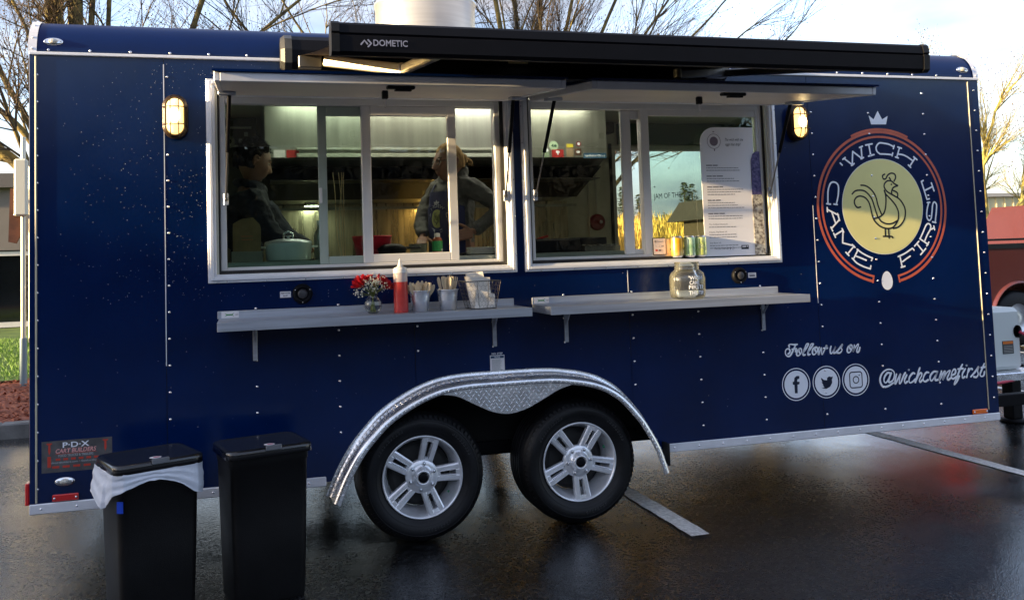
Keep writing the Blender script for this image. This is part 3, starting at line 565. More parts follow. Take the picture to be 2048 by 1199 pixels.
# ---------------------------------------------------------------- red pickup behind the trailer's front
def pickup():
    t = thing('pickup_truck', (12.9, 6.0, 0), 'red pickup truck with a black bed rail parked behind the generator', 'truck')
    RED = mat('faded_red_car_paint', (.085, .020, .017), .22, coat=.8, bump=.02, bscale=3); DG = mat('car_glass', (.01, .012, .014), .04, coat=.3)
    y0, y1 = 5.05, 6.95
    side = [(9.5, .62), (9.5, 1.33), (11.55, 1.36), (11.75, 1.36), (12.15, 1.98), (13.7, 2.0), (14.4, 1.42), (15.5, 1.3), (15.75, .95), (15.7, .5), (15.25, .5)]
    def arch(cx, r): return [(cx+r*math.cos(R(a)), .38+r*math.sin(R(a))) for a in range(10, 175, 15)]
    low = [(15.2, .42)]+[(14.75+.46*math.cos(R(a)), .38+.46*math.sin(R(a))) for a in range(10, 175, 15)]+[(14.2, .42), (11.0, .42)]+[(10.55+.46*math.cos(R(a)), .38+.46*math.sin(R(a))) for a in range(10, 175, 15)]+[(10.0, .46)]
    MB().prism(side+low, y0, y1).build('body', RED, t)
    MB().box(9.55, 11.6, y0-.015, y0+.07, 1.335, 1.40).build('bed_rail', BLACK, t)
    MB().box(9.55, 11.6, y1-.07, y1+.015, 1.335, 1.40).build('bed_rail', BLACK, t)
    MB().box(9.9, 11.5, y0+.02, y0+.05, 1.44, 1.47).build('rack_bar', BLACK, t)
    MB().prism([(11.86, 1.38), (12.22, 1.9), (12.85, 1.92), (12.85, 1.38)], y0-.006, y0+.02).build('side_window', DG, t)
    MB().prism([(12.95, 1.38), (12.95, 1.92), (13.62, 1.92), (14.15, 1.4)], y0-.006, y0+.02).build('side_window', DG, t)
    MB().bbox(9.3, 9.5, y0+.05, y1-.05, .5, .68, .02).build('rear_bumper', CHROME, t)
    MB().bbox(9.475, 9.5, y0+.02, y0+.2, .85, 1.2, .008).build('tail_light', mat('tail_light_red', (.5, .02, .01), .2), t)
    MB().bbox(13.0, 13.2, y0-.03, y0, 1.1, 1.14, .01).build('door_handle', BLACK, t)
    for cx in (10.55, 14.75):
        fl = MB().grid(lambda u, v: (cx+(.46+.05*v)*math.cos(math.pi*u), y0-.004-.05*math.sin(math.pi*v), .38+(.46+.05*v)*math.sin(math.pi*u)), 24, 4).build('wheel_arch_flare', RED, t)
        for yy in (y0+.02, y1-.26):
            w = part_empty('wheel', t)
            MB().lathe([(.20, 0), (.34, .0), (.375, .03), (.38, .12), (.375, .21), (.34, .24), (.2, .24)], (cx, yy, .38), 'Y', 28).build('tyre', RUBBER, w)
            MB().lathe([(0, .05), (.06, .04), (.12, .06), (.2, .02)], (cx, yy, .38), 'Y', 24).build('rim', ALU, w)
pickup()

# ---------------------------------------------------------------- generator on the trailer tongue
def generator():
    t = thing('generator', (5.75, 1.1, .5), 'boxy white enclosed generator on the trailer tongue, with a red cable', 'generator')
    G = mat('generator_white', (.66, .72, .70), .4, coat=.2)
    x0, x1, y0, y1 = 5.15, 5.93, .75, 1.3
    MB().bbox(x0, x1, y0, y1, .52, .975, .03).build('housing', G, t)
    MB().bbox(x1-.03, x1+.012, y0+.03, y1-.03, .53, .96, .012).build('end_cap', mat('generator_grey', (.32, .36, .36), .4), t)
    o = MB().box(5.74, 5.84, y0-.003, y0, .64, .735).build('warning_label', mat('warning_label_dark', (.06, .07, .07), .5), t)
    MB().box(5.745, 5.835, y0-.005, y0-.003, .712, .732).build('label_band', mat('warning_orange', (.75, .20, .03), .5), o)
    for k in range(5): MB().box(5.75, 5.83, y0-.005, y0-.003, .65+k*.011, .6535+k*.011).build('text_line', mat('label_grey', (.4, .4, .38), .6), o)
    MB().lathe([(0, .0), (.03, .0), (.036, -.008), (.036, .004)], (5.885, y0, .80), 'Y', 20, sy=1.3).build('socket', BLACK, t)
    o = MB().tube(cr([(5.885, .73, .80), (5.95, .70, .74), (5.97, .70, .62), (5.92, .70, .52), (5.80, .68, .47), (5.55, .66, .45), (5.3, .7, .44)], 8), .011, 8).build('power_cable', mat('red_cable', (.62, .05, .10), .4), label='pink-red power cable looping from the white generator', cat='cable')
generator()
def tongue():
    t = thing('trailer_jack', (6.27, 1.2, 0), 'black trailer jack leg standing under the generator', 'jack')
    MB().bbox(6.22, 6.32, 1.15, 1.25, .03, .62, .008).build('leg', BLACKG, t)
    MB().lathe([(0, .03), (.09, .03), (.10, .0), (0, .0)], (6.27, 1.2, 0), 'Z', 20).build('foot', BLACKG, t)
    MB().bbox(6.20, 6.34, 1.13, 1.27, .40, .46, .006).build('collar', BLACKG, t)
tongue()
# ================================================================ FOOD TRAILER
XL, XR, ZB, ZD = -.6165, 4.9032, .3579, 2.5051
T = thing('food_trailer', (2.14, 1.25, 0), 'long dark blue food trailer with two serving windows and a rooster logo', 'food trailer')
FE = [(.732, .311), (.785, .43), (.857, .549), (.93, .635), (1.014, .714), (1.14, .79), (1.279, .845), (1.42, .868), (1.6, .872), (1.9, .870), (2.056, .851), (2.15, .83), (2.23, .80), (2.31, .752), (2.373, .693), (2.44, .615), (2.487, .546), (2.55, .43), (2.597, .294)]
WIN = [(.215, 1.742, 1.42, 2.365), (1.853, 3.370, 1.42, 2.365)]
def archz(x):
    if x < .80 or x > 2.53: return 0
    for (a, b), (c, d) in zip(FE, FE[1:]):
        if a <= x <= c: return b+(d-b)*(x-a)/(c-a)-.035
    return 0
def panel(x0, x1, y):
    xs = sorted(set([x0, x1]+[w for q in WIN for w in q[:2] if x0 < w < x1]+[x0+(x1-x0)*k/48 for k in range(1, 48)]))
    m = MB()
    for a, b in zip(xs, xs[1:]):
        c = (a+b)/2; zs = [ZB+.02, ZD+.02]; iv = [[max(ZB+.02, archz(a)), max(ZB+.02, archz(b)), ZD+.02]]
        for w in WIN:
            if w[0] < c < w[1]: iv = [[iv[0][0], iv[0][1], w[2]], [w[3], w[3], ZD+.02]]
        for za, zb, z1 in iv:
            m.add([(a, y, za), (b, y, zb), (b, y, z1), (a, y, z1), (a, y+.012, za), (b, y+.012, zb), (b, y+.012, z1), (a, y+.012, z1)], [(0, 1, 2, 3), (7, 6, 5, 4), (0, 4, 5, 1), (3, 2, 6, 7)])
    a = x0
    if not any(w[0] < a < w[1] for w in WIN): m.add([(a, y, ZB+.02), (a, y+.012, ZB+.02), (a, y+.012, ZD), (a, y, ZD)], [(0, 1, 2, 3)])
    return m.build('side_panel', PAINT, T, fix=False)
SEAMS = [-.59, -.014, 1.205, 2.42, 3.637, 4.865]
for k in range(5): panel(SEAMS[k]+.0015, SEAMS[k+1]-.0015, 0)
m = MB()
for x in SEAMS[1:-1]: 
    lo = .40 if x < .7 or x > 2.6 else .9
    if x in (1.205, 2.42): m.box(x-.0022, x+.0022, .002, .008, lo, 1.40)
    else: m.box(x-.0022, x+.0022, .002, .008, lo, 2.495)
m.build('panel_seams', DARK, T)
m = MB(); m.box(-.0165, -.0125, -.0012, .004, 1.0, 2.47); m.box(3.636, 3.6395, -.0012, .004, 1.14, 1.72); m.box(2.4175, 2.421, -.0012, .004, 1.255, 1.375)
m.build('seam_highlight', ALUP, T)  # bright strips put in for the lit panel edges along the seams
# vertical corner trims
MB().bbox(XL, -.588, -.004, .05, .39, ZD-.005, .003).build('corner_trim', PAINT, T)
MB().tube([(-.587, -.003, .41), (-.587, -.003, 2.493)], .005, 6).build('corner_bead', mat('cream_sealant_bead', (.5, .47, .36), .4), T)
MB().bbox(4.824, XR, -.004, .05, .40, ZD-.005, .003).build('corner_trim', PAINT, T)
MB().tube([(4.823, -.003, .43), (4.823, -.003, 2.49)], .0035, 6).build('corner_bead', mat('cream_sealant_bead', (.5, .47, .36), .4), T)
# cove, roof, other walls, floor
RC, ZC, YB = .18, 2.515, 2.56
def covep(u, r=RC): a = math.pi/2*u; return (RC-r*math.cos(a), ZC+r*math.sin(a))
MB().grid(lambda u, v: (XL+.03+(XR-XL-.06)*u, *covep(v)), 40, 14).build('roof_cove', COVEP, T)
for xa, xb in ((XL-.004, XL+.034), (XR-.034, XR+.004)):
    m = MB(); m.grid(lambda u, v: (xa+(xb-xa)*u, *covep(v, RC+.006)), 1, 14); m.grid(lambda u, v: ((xa if xa < 0 else xb), *covep(v, RC+.006-.05*u)), 1, 14)
    cp = m.build('corner_cap', ALUP, T)
    for v in (.05, .25, .55, .8):
        y, z = covep(v, RC+.007); MB().sphere(((xa+xb)/2, y, z), .006, 6, 4).build('rivet', RIVET, cp)
m = MB(); m.bbox(XL, XR, -.012, .006, ZD-.006, ZD+.010, .003); m.build('drip_rail', ALUP, T)
MB().box(XL, XR, RC-.005, YB-RC+.005, 2.668, 2.693).build('roof', mat('roof_white', (.6, .6, .58), .5), T)
MB().grid(lambda u, v: (XL+.03+(XR-XL-.06)*u, YB-covep(v)[0], covep(v)[1]), 10, 10).build('roof_cove', COVEP, T)
# far side wall with window opening, end walls
RW = (3.45, 4.72, 1.28, 2.40)
m = MB()
for x0, x1, z0, z1 in ((XL, RW[0], .40, 2.515), (RW[1], XR, .40, 2.515), (RW[0], RW[1], .40, RW[2]), (RW[0], RW[1], RW[3], 2.515)): m.box(x0, x1, YB-.02, YB, z0, z1)
m.build('far_side_wall', PAINT, T)
for x0, x1 in ((XL, XL+.02), (XR-.02, XR)):
    MB().prism([(.013, .40), (.013, 2.514)]+[(covep(k/8)[0]+.004, covep(k/8)[1]-.004) for k in range(1, 9)]+[(YB-covep(k/8)[0]-.004, covep(k/8)[1]-.004) for k in range(8, -1, -1)]+[(YB-.021, .40)], x0+.002, x1-.002, 'YZ').build('end_wall', PAINT, T)
MB().box(XL, .73, .03, YB-.03, .44, .60).box(2.61, XR, .03, YB-.03, .44, .60).box(.73, 2.61, .37, YB-.03, .44, .60).build('floor', mat('trailer_floor', (.10, .10, .10), .6), T)
m = MB()
for y in (.32, 2.2): m.bbox(XL+.05, XR+1.0 if y < 1 else XR, y, y+.06, .36, .438, .004)
for k in range(13): m.box(XL+.1+k*.44, XL+.14+k*.44, .38, 2.2, .38, .438)
m.build('chassis', BLACKG, T)
for s in (0, 1):
    MB().tube([(XR+.0, .6 if s else 2.0, .40), (XR+1.55, 1.22, .40)], .04, 6).build('drawbar', BLACKG, T)
MB().bbox(XR+.08, XR+1.12, .66, 1.75, .455, .515, .006).build('tongue_deck', PLATE, T)
# bottom rails
for a, b in ((XL, .735), (2.605, XR)):
    q = MB(); q.bbox(a, b, -.010, .02, ZB, .405, .004); q.box(a, b, .02, .06, ZB, ZB+.006); rl = q.build('bottom_rail', ALUP, T)
    x = a+.05; rs = MB()
    while x < b: rs.lathe([(0, -.0135), (.005, -.012), (.0065, -.0095), (.0065, -.009)], (x, 0, .382), 'Y', 8); x += .152
    rs.build('rail_screws', RIVET, rl, kind='stuff')
# side rivets
m = MB(); zr = [.488+.128*k for k in range(16)]
def rivet(mb, x, z, y=0): mb.lathe([(0, -.0045), (.0035, -.004), (.0062, -.0015), (.0068, 0)], (x, y, z), 'Y', 8)
for k in range(0, 12):
    x = .4064*k+.001
    for z in zr:
        if any(w[0]-.06 < x < w[1]+.06 and w[2]-.06 < z < w[3]+.06 for w in WIN) or z < archz(x)+.09 and .7 < x < 2.62: continue
        if k in (0, ) and 2.08 < z < 2.33: continue
        if z > 2.36 and k not in (0, 10, 11, 9): continue
        rivet(m, x, z)
z = .47
while z < 2.47: rivet(m, -.583, z); z += .129
z = .50
while z < 2.47: rivet(m, 4.865, z, -.006); z += .129
for k in range(30):
    a = covep(.21); rivet(m, -.532+.183*k, 2.527, covep(.04)[0])
m.build('side_rivets', RIVET, T, kind='stuff')
# rain drops on the panels
m = MB(); rr = random.Random(2)
for k in range(1300):
    if rr.random() < .72: x = rr.triangular(-.55, 1.2, .1); z = rr.uniform(1.3, 2.48)
    else: x = rr.uniform(-.55, 3.6); z = rr.uniform(.5, 2.38)
    if any(w[0]-.05 < x < w[1]+.05 and w[2]-.05 < z < w[3]+.05 for w in WIN) or (-.05 < x < .13 and 2.07 < z < 2.34): continue
    if z < archz(x)+.06: continue
    s = rr.uniform(.0006, .0018); m.sphere((x, -.0003, z), (s, s*.8, s*1.2), 5, 4)
m.build('raindrops', mat('raindrop_water', (.30, .34, .50), .05, .3, spec=1), T, kind='stuff', fix=False)

# ---------------------------------------------------------------- roof vent
v = MB(); v.lathe([(.335, 2.69), (.335, 3.15), (.343, 3.155), (.343, 3.17), (.330, 3.185), (.27, 3.21), (0, 3.23)], (1.555, 1.15, 0), 'Z', 56)
v.build('exhaust_fan', mat('spun_aluminium', (.66, .67, .70), .34, .75, var=.05, vscale=3, aniso=(1, 1, 20)), T)

# ---------------------------------------------------------------- serving windows
def window(x0, x1, z0, z1, side):
    f = MB(); W = .040
    def rect(a, b, c, d, y0, y1, w):   # frame ring of width w
        f.bbox(a, a+w, y0, y1, c, d, .002); f.bbox(b-w, b, y0, y1, c, d, .002); f.bbox(a+w, b-w, y0, y1, c, c+w, .002); f.bbox(a+w, b-w, y0, y1, d-w, d, .002)
    rect(x0, x1, z0, z1, -.010, .004, W)
    rect(x0+.012, x1-.012, z0+.012, z1-.012, -.022, -.010, .016)
    a, b, c, d = x0+W-.004, x1-W+.004, z0+W-.004, z1-W+.004
    f.box(a-.003, a+.006, -.004, .085, c, d); f.box(b-.006, b+.003, -.004, .085, c, d); f.box(a, b, -.004, .085, c-.003, c+.005); f.box(a, b, -.004, .085, d-.005, d+.003)
    fr = f.build('window_frame', ALUP, T)
    sc = MB()
    for k in range(8): sc.lathe([(0, -.0125), (.004, -.0115), (.0045, -.0095)], (x0+.09+k*.19, 0, z0+.006), 'Y', 8)
    for k in range(5): 
        for xx in (x0+.006, x1-.006): sc.lathe([(0, -.0125), (.004, -.0115), (.0045, -.0095)], (xx, 0, z0+.1+k*.2), 'Y', 8)
    sc.build('frame_screws', RIVET, fr, kind='stuff')
    g = MB(); q = .018; A, B, C, D = a+.006, b-.006, c+.005, d-.005
    g.box(A, A+q, .03, .045, C, D); g.box(B-q, B, .03, .045, C, D); g.box(A+q, B-q, .03, .045, C, C+q); g.box(A+q, B-q, .03, .045, D-q, D)
    g.build('gasket', GASKET, fr)
    return a+.006, b-.006, c+.005, d-.005
def ring_frame(name, x0, x1, z0, z1, y0, y1, wl_, wr, wb, wt, m=VINYL, parent=None):
    f = MB(); f.bbox(x0, x0+wl_, y0, y1, z0, z1, .003); f.bbox(x1-wr, x1, y0, y1, z0, z1, .003); f.bbox(x0+wl_, x1-wr, y0, y1, z0, z0+wb, .003); f.bbox(x0+wl_, x1-wr, y0, y1, z1-wt, z1, .003)
    return f.build(name, m, parent or T)
a, b, c, d = window(.183, 1.774, 1.388, 2.402, 0)
o = ring_frame('window_liner', .243, 1.715, 1.432, 2.335, .046, .11, .030, .030, .030, .045)
MB().box(.273, .752, .095, .098, 1.462, 2.29).build('pane', GLASSG, o)
s = ring_frame('sliding_sash', .735, 1.00, 1.463, 2.289, .086, .108, .045, .03, .04, .05, mat('sage_vinyl', (.36, .42, .36), .4), T)
MB().box(.78, .97, .095, .098, 1.50, 2.24).build('pane', GLASSG, s)
MB().bbox(.738, .752, .070, .086, 1.78, 1.86, .003).build('sash_latch', VINYL, s)
s = ring_frame('sliding_sash', .958, 1.470, 1.463, 2.289, .050, .080, .050, .048, .045, .052, VINYL, T)
MB().box(1.006, 1.424, .064, .067, 1.506, 2.238).build('pane', GLASS, s)
a, b, c, d = window(1.819, 3.405, 1.388, 2.402, 1)
o = ring_frame('window_liner', 1.879, 3.346, 1.432, 2.335, .046, .11, .022, .022, .030, .045)
MB().box(1.90, 2.47, .10, .103, 1.462, 2.29).build('pane', GLASS, o)
s = ring_frame('sliding_sash', 2.455, 2.585, 1.463, 2.289, .086, .108, .06, .02, .03, .05, VINYL, T)
s = ring_frame('sliding_sash', 2.562, 3.338, 1.436, 2.300, .050, .080, .050, .030, .045, .045, VINYL, T)
MB().box(2.612, 3.31, .064, .067, 1.48, 2.256).build('pane', GLASSG, s)
text('marker_lettering', 'JAM OF THE DAY', 2.63, 1.775, .061, .030, DECALK, s, width=.25, rz=.06)
text('marker_lettering', '+', 2.632, 1.835, .061, .02, DECALK, s)

# ---------------------------------------------------------------- hatch doors
def hatch(x0, x1):
    h = part_empty('serving_hatch', T)
    ang = math.atan2(.115, .88); L = .885
    Mx = Matrix.Translation((0, -.026, 2.312)) @ Matrix.Rotation(math.atan2(.104, .88), 4, 'X')
    # local: y from 0 (hinge) to -L (free edge), z 0 underside .. .04 top
    m = MB(); m.box(x0+.02, x1-.02, -L+.02, -.0, .004, .034, Mx); m.build('lining', HATCHW, h)
    m = MB(); 
    m.bbox(x0, x0+.022, -L, -.01, -.002, .036, .003, Mx); m.bbox(x1-.022, x1, -L, -.01, -.002, .036, .003, Mx); m.bbox(x0+.022, x1-.022, -L, -L+.022, -.002, .036, .003, Mx); m.bbox(x0+.022, x1-.022, -.04, .0, -.002, .036, .003, Mx)
    m.build('hatch_frame', ALUP, h)
    MB().box(x0-.006, x1+.006, -L-.012, 0, .037, .047, Mx).build('outer_skin', PAINT, h)
    xm = (x0+x1)/2
    lt = MB(); lt.bbox(xm-.035, xm+.085, -.80, -.755, -.012, .003, .004, Mx); lt.box(xm+.0, xm+.07, -.795, -.76, -.020, -.011, Mx); lt.build('latch', BLACK, h)
    lk = MB(); p = Mx @ Vector((xm+.0, -.50, 0)); lk.bbox(p.x-.014, p.x+.014, p.y-.012, p.y+.012, p.z-.035, p.z+.002, .003); lk.build('lock', BLACK, h)
    kk = MB(); kk.tube([(p.x, p.y, p.z-.035), (p.x, p.y, p.z-.075)], .0045, 8); kk.build('lock_bolt', CHROME, h)
    hg = MB(); hg.tube([(x0, -.030, 2.366), (x1, -.030, 2.366)], .009, 8); hg.build('hinge', ALU, h)
    for sx, xx in ((1, x0+.035), (-1, x1-.035)):
        zb = Vector((xx-sx*.012, -.024, 1.80)); zt = Mx @ Vector((xx+sx*.015, -.27, -.006)); mid = zb.lerp(zt, .46)
        q = MB(); q.tube([mid, zt], .0095, 10); g = q.build('gas_strut', BLACKG, h)
        q = MB(); q.tube([zb, mid], .0042, 8); q.sphere(zb, .011, 8, 6); q.build('strut_rod', mat('strut_rod_steel', (.25, .24, .22), .3, .9), h)
        q = MB(); q.bbox(xx-.035, xx+.045, -.31, -.245, -.014, .002, .003, Mx); q.build('strut_bracket', STEEL, h)
        q = MB(); q.bbox(zb.x-.012, zb.x+.012, -.023, -.008, 1.77, 1.83, .003); q.build('strut_foot', STEEL, h)
hatch(.250, 1.742); hatch(1.865, 3.362)

# ---------------------------------------------------------------- awning
def awning():
    A = part_empty('awning', T)
    def sect(pts, x0, x1, name, m): return MB().prism(pts, x0, x1, 'YZ').build(name, m, A)
    case = [(-.006, 2.452), (-.09, 2.442), (-.135, 2.47), (-.14, 2.53), (-.12, 2.585), (-.08, 2.612), (-.006, 2.60)]
    sect(case, .60, 3.0, 'awning_case', BLACKG)
    for x0, x1 in ((.545, .60), (3.0, 3.03)):
        prof = [(y*1.04, z+(.004 if z > 2.5 else -.006)) for y, z in case]
        e = MB().prism(prof, x0+.02, x1, 'YZ'); sm_ = [( (y+.07)*.8-.07, (z-2.525)*.82+2.525) for y, z in prof]
        n_ = len(prof); e.add([(x0+.02, y, z) for y, z in prof]+[(x0, y, z) for y, z in sm_], [(i, (i+1) % n_, n_+(i+1) % n_, n_+i) for i in range(n_)]+[tuple(range(n_, 2*n_))])
        e.build('end_cap', mat('grey_end_cap', (.045, .043, .035), .35, var=.2), A)
    b = MB()
    for x in [.7+k*.08 for k in range(28)]: b.sphere((x, -.05, 2.445), .004, 5, 3)
    MB().box(.62, 2.98, -.03, -.012, 2.425, 2.441).build('mounting_rail', ALUP, A)
    b.build('rail_screws', RIVET, A, kind='stuff')
    zt, zb_ = 2.370, 2.246; xr0, xr1 = .682, 3.36
    rail = [(-1.16, zb_+.012), (-1.235, zb_), (-1.252, zb_+.012), (-1.256, zb_+.070), (-1.250, zb_+.076), (-1.256, zb_+.082), (-1.25, zt-.01), (-1.238, zt), (-1.17, zt+.0), (-1.155, zt-.02)]
    sect(rail, xr0+.03, xr1-.03, 'lead_rail', BLACKG)
    for x0, x1 in ((xr0, xr0+.03), (xr1-.03, xr1)): sect([(y*1.003, z+(.003 if z > 2.3 else -.003)) for y, z in rail], x0, x1, 'rail_end_cap', BLACK)
    # fabric from the case slot to the rail, slightly slack
    CV = mat('brown_awning_canvas', (.32, .22, .12), .8, bump=.1, bscale=200)
    MB().grid(lambda u, v: ((.63+.07*v)+((3.30-.01)-(.63))*u if False else (.64+.07*v)*(1-u)+(2.97+.33*v)*u, -.135-1.03*v, 2.505-(2.505-2.315)*v-.010*math.sin(math.pi*v)), 12, 10).build('canvas', CV, A)
    def bar(p, q, w, h, m, name):
        p, q = Vector(p), Vector(q); d = (q-p).normalized(); s_ = d.cross(Vector((0, 0, 1))).normalized(); u_ = s_.cross(d)
        Mt = Matrix((( d.x, s_.x, u_.x, p.x), (d.y, s_.y, u_.y, p.y), (d.z, s_.z, u_.z, p.z), (0, 0, 0, 1)))
        MB().bbox(0, (q-p).length, -w/2, w/2, -h/2, h/2, .006, Mt).build(name, m, A)
    ARM = mat('champagne_arm', (.62, .55, .38), .35, .5); ARMD = mat('dark_arm', (.16, .15, .13), .4, .5)
    bk = MB().bbox(.63, .745, -.15, -.10, 2.440, 2.500, .004).build('arm_bracket', ARMD, A)
    for x, z in ((.655, 2.475), (.72, 2.475), (.665, 2.453), (.705, 2.453)): MB().sphere((x, -.152, z), .006, 6, 4).build('bolt', RIVET, bk) if False else None
    bar((.755, -.17, 2.470), (1.09, -.46, 2.372), .028, .055, ARM, 'upper_arm')
    MB().tube([(1.095, -.46, 2.345), (1.095, -.46, 2.40)], .022, 12).build('elbow', CHROME, A)
    bar((1.10, -.47, 2.372), (1.13, -1.17, 2.29), .035, .045, ARM, 'forearm')
    bar((2.96, -.17, 2.470), (2.56, -.42, 2.392), .028, .045, ARMD, 'upper_arm')
    MB().tube([(2.555, -.42, 2.375), (2.555, -.42, 2.42)], .022, 12).build('elbow', ARM, A)
    bar((3.0, -.16, 2.467), (3.29, -1.17, 2.30), .03, .042, ARMD, 'forearm')
    MB().bbox(2.90, 3.015, -.16, -.10, 2.445, 2.505, .004).build('arm_bracket', ARMD, A)
    # maker's mark and name on the rail
    text('maker_name', 'DOMETIC', .838, 2.280, -1.2575, .0235, mat('decal_dim_grey', (.24, .25, .33), .4), A, width=.131, bold=.02)
    g = MB(); g.ribbon([(.792, 2.284), (.8045, 2.299), (.8155, 2.286)], .0065, -1.2570); g.ribbon([(.8185, 2.301), (.8305, 2.2885), (.8185, 2.276)], .0065, -1.2570)
    g.build('maker_mark', mat('decal_dim_grey', (.24, .25, .33), .4), A)
    MB().box(1.72, 1.83, -.1435, -.141, 2.49, 2.505).build('data_label', mat('foil_label', (.45, .40, .25), .4, .4), A)
awning()

# ---------------------------------------------------------------- bulkhead lamps
GLOW = mat('lit_lamp_glass', (.9, .8, .6), .3, emit=(1.0, .60, .17), estr=.7)
BULB = mat('lamp_bulb', (1, .9, .7), .3, emit=(1.0, .74, .34), estr=6)
def lamp(cx, cz, nv):
    L = part_empty('bulkhead_lamp', T); W, H = .058, .107
    def cap(w, h, k=18):
        r = w; s_ = h-w; return [(cx+r*math.cos(a), cz+(s_ if math.sin(a) >= 0 else -s_)+r*math.sin(a)) for a in [2*math.pi*(i+.5)/(2*k) for i in range(2*k)]]
    m = MB(); P0 = cap(W, H); P1 = cap(W, H); P2 = cap(W-.012, H-.012); n = len(P0)
    vs = [(a, 0, b) for a, b in P0]+[(a, -.045, b) for a, b in P1]+[(a, -.058, b) for a, b in P2]+[(a, -.05, b) for a, b in cap(W-.018, H-.018)]
    m.add(vs, [(r*n+i, r*n+(i+1) % n, (r+1)*n+(i+1) % n, (r+1)*n+i) for r in range(3) for i in range(n)]); m.build('housing', mat('bronze_lamp_body', (.030, .016, .008), .4, .3), L)
    m = MB(); rings = []
    for j in range(7):
        t = j/6*math.pi/2; f = math.cos(t); rings.append([(cx+(a-cx)*(.0 if j == 6 else f), -.045-.035*math.sin(t), cz+(b-cz)*(1-(1-f)*.75 if j < 6 else .26)) for a, b in cap(W-.018, H-.018)])
    vs = [v for r_ in rings for v in r_]; m.add(vs, [(r*n+i, r*n+(i+1) % n, (r+1)*n+(i+1) % n, (r+1)*n+i) for r in range(6) for i in range(n)], True); m.build('glass', GLOW, L)
    MB().sphere((cx, -.078, cz), (.024, .012, .036), 14, 10).build('bulb', BULB, L)
    for xo in ([-.019, .019] if nv == 2 else [-.022, .006]):
        MB().tube([(cx+xo, -.045-.047*math.sin(math.pi*k/12)**.6, cz-H*.93*math.cos(math.pi*k/12)) for k in range(13)], .0026, 6).build('guard_bar', mat('bronze_lamp_body', (.030, .016, .008), .4, .3), L)
    for zo in (-.042, .042):
        MB().tube([(cx-W*.95*math.cos(math.pi*k/12), -.045-.047*math.sin(math.pi*k/12)**.6, cz+zo) for k in range(13)], .0026, 6).build('guard_bar', mat('bronze_lamp_body', (.030, .016, .008), .4, .3), L)
lamp(.040, 2.206, 2); lamp(3.545, 2.212, 1)

# ---------------------------------------------------------------- shelves
def shelf(x0, x1, xb0, xb1, braces):
    m = MB(); z = 1.213
    m.bbox(x0, x1, -.30, -.004, z-.006, z, .001); m.bbox(x0, x1, -.302, -.297, z-.042, z+.001, .001)
    m.box(x0, x0+.004, -.297, -.01, z-.04, z-.006); m.box(x1-.004, x1, -.297, -.01, z-.04, z-.006)
    m.bbox(xb0, xb1, -.010, -.004, z-.002, z+.037, .003); s = m.build('shelf', STEEL, T)
    for x in braces:
        q = MB(); q.bbox(x-.011, x+.011, -.012, -.002, 1.0, z-.006, .002); q.bbox(x-.011, x+.011, -.26, -.012, z-.016, z-.007, .002)
        q.tube([(x, -.012, 1.10), (x, -.10, z-.014)], .006, 6); b = q.build('bracket', STEEL, s)
    q = MB(); q.box(x0+.012, x0+.095, -.0125, -.0105, z+.003, z+.034); st = q.build('sticker', WHITEPAPER, s)
    return s
s1 = shelf(.231, 1.751, .224, 1.748, (.401, 1.634)); s2 = shelf(1.850, 3.366, 1.849, 3.366, (2.041, 3.259))
for s, x in ((s1, .27), (s2, 1.89)):
    g = MB(); z = 1.2315; g.prism([(x-.012, z+.008), (x+.0, z+.003), (x+.022, z+.003), (x+.034, z+.009), (x+.025, z), (x+.034, z-.009), (x+.022, z-.003), (x, z-.003), (x-.012, z-.009), (x-.003, z)], -.0135, -.0126)
    g.build('logo_print', mat('print_green', (.02, .22, .04), .5), s); text('print', '107', x+.040, z-.004, -.0135, .007, DECALK, s)

# ---------------------------------------------------------------- hook-up inlets and small signs
def inlet(cx, cz, r):
    m = MB(); m.lathe([(r, 0), (r, -.010), (r*.93, -.020), (r*.72, -.026), (r*.60, -.018), (r*.45, -.016), (0, -.018)], (cx, 0, cz), 'Y', 28)
    o = m.build('inlet_cap', BLACKG, T)
    MB().lathe([(r*.5, -.016), (r*.48, -.024), (r*.3, -.028), (0, -.028)], (cx, 0, cz), 'Y', 20).build('cap_knob', mat('dark_grey_knob', (.03, .03, .035), .4), o)
    for a in (30, 150, 270): MB().sphere((cx+r*.84*math.cos(R(a)), -.022, cz+r*.84*math.sin(R(a))), .003, 6, 4).build('screw', RIVET, o)
inlet(.636, 1.319, .050); inlet(3.116, 1.322, .047)
o = MB().box(.526, .579, -.0012, 0, 1.304, 1.334).build('small_sign', WHITEPAPER, T); text('print', 'FRESH WATER', .530, 1.322, -.0016, .007, DECALK, o, width=.045, bold=.02); text('print', 'INLET', .541, 1.309, -.0016, .007, DECALK, o, width=.023, bold=.02)
o = MB().box(3.178, 3.230, -.0012, 0, 1.306, 1.335).build('small_sign', WHITEPAPER, T); MB().box(3.186, 3.222, -.0022, -.0012, 1.314, 1.321).build('print', DECALK, o); text('print', 'INLET', 3.187, 1.324, -.0018, .006, DECALK, o, width=.034)
o = MB().box(1.6065, 1.6865, -.0012, 0, .871, .953).build('notice_sign', WHITEPAPER, T)
MB().box(1.6105, 1.6825, -.0020, -.0012, .937, .949).build('notice_band', mat('notice_blue', (.01, .05, .12), .4), o); text('print', 'NOTICE', 1.631, .9395, -.0024, .0075, DECALW, o, width=.031, bold=.02)
g = MB()
for k in range(14): g.box(1.616, 1.616+random.uniform(.045, .062), -.0018, -.0012, .929-k*.0042, .9305-k*.0042)
g.build('print_lines', mat('print_grey', (.20, .23, .24), .6), o, kind='stuff')
text('no_step_lettering', 'NO STEP', 1.617, .957, -.0010, .0085, DECALW, T, width=.060, bold=.02)
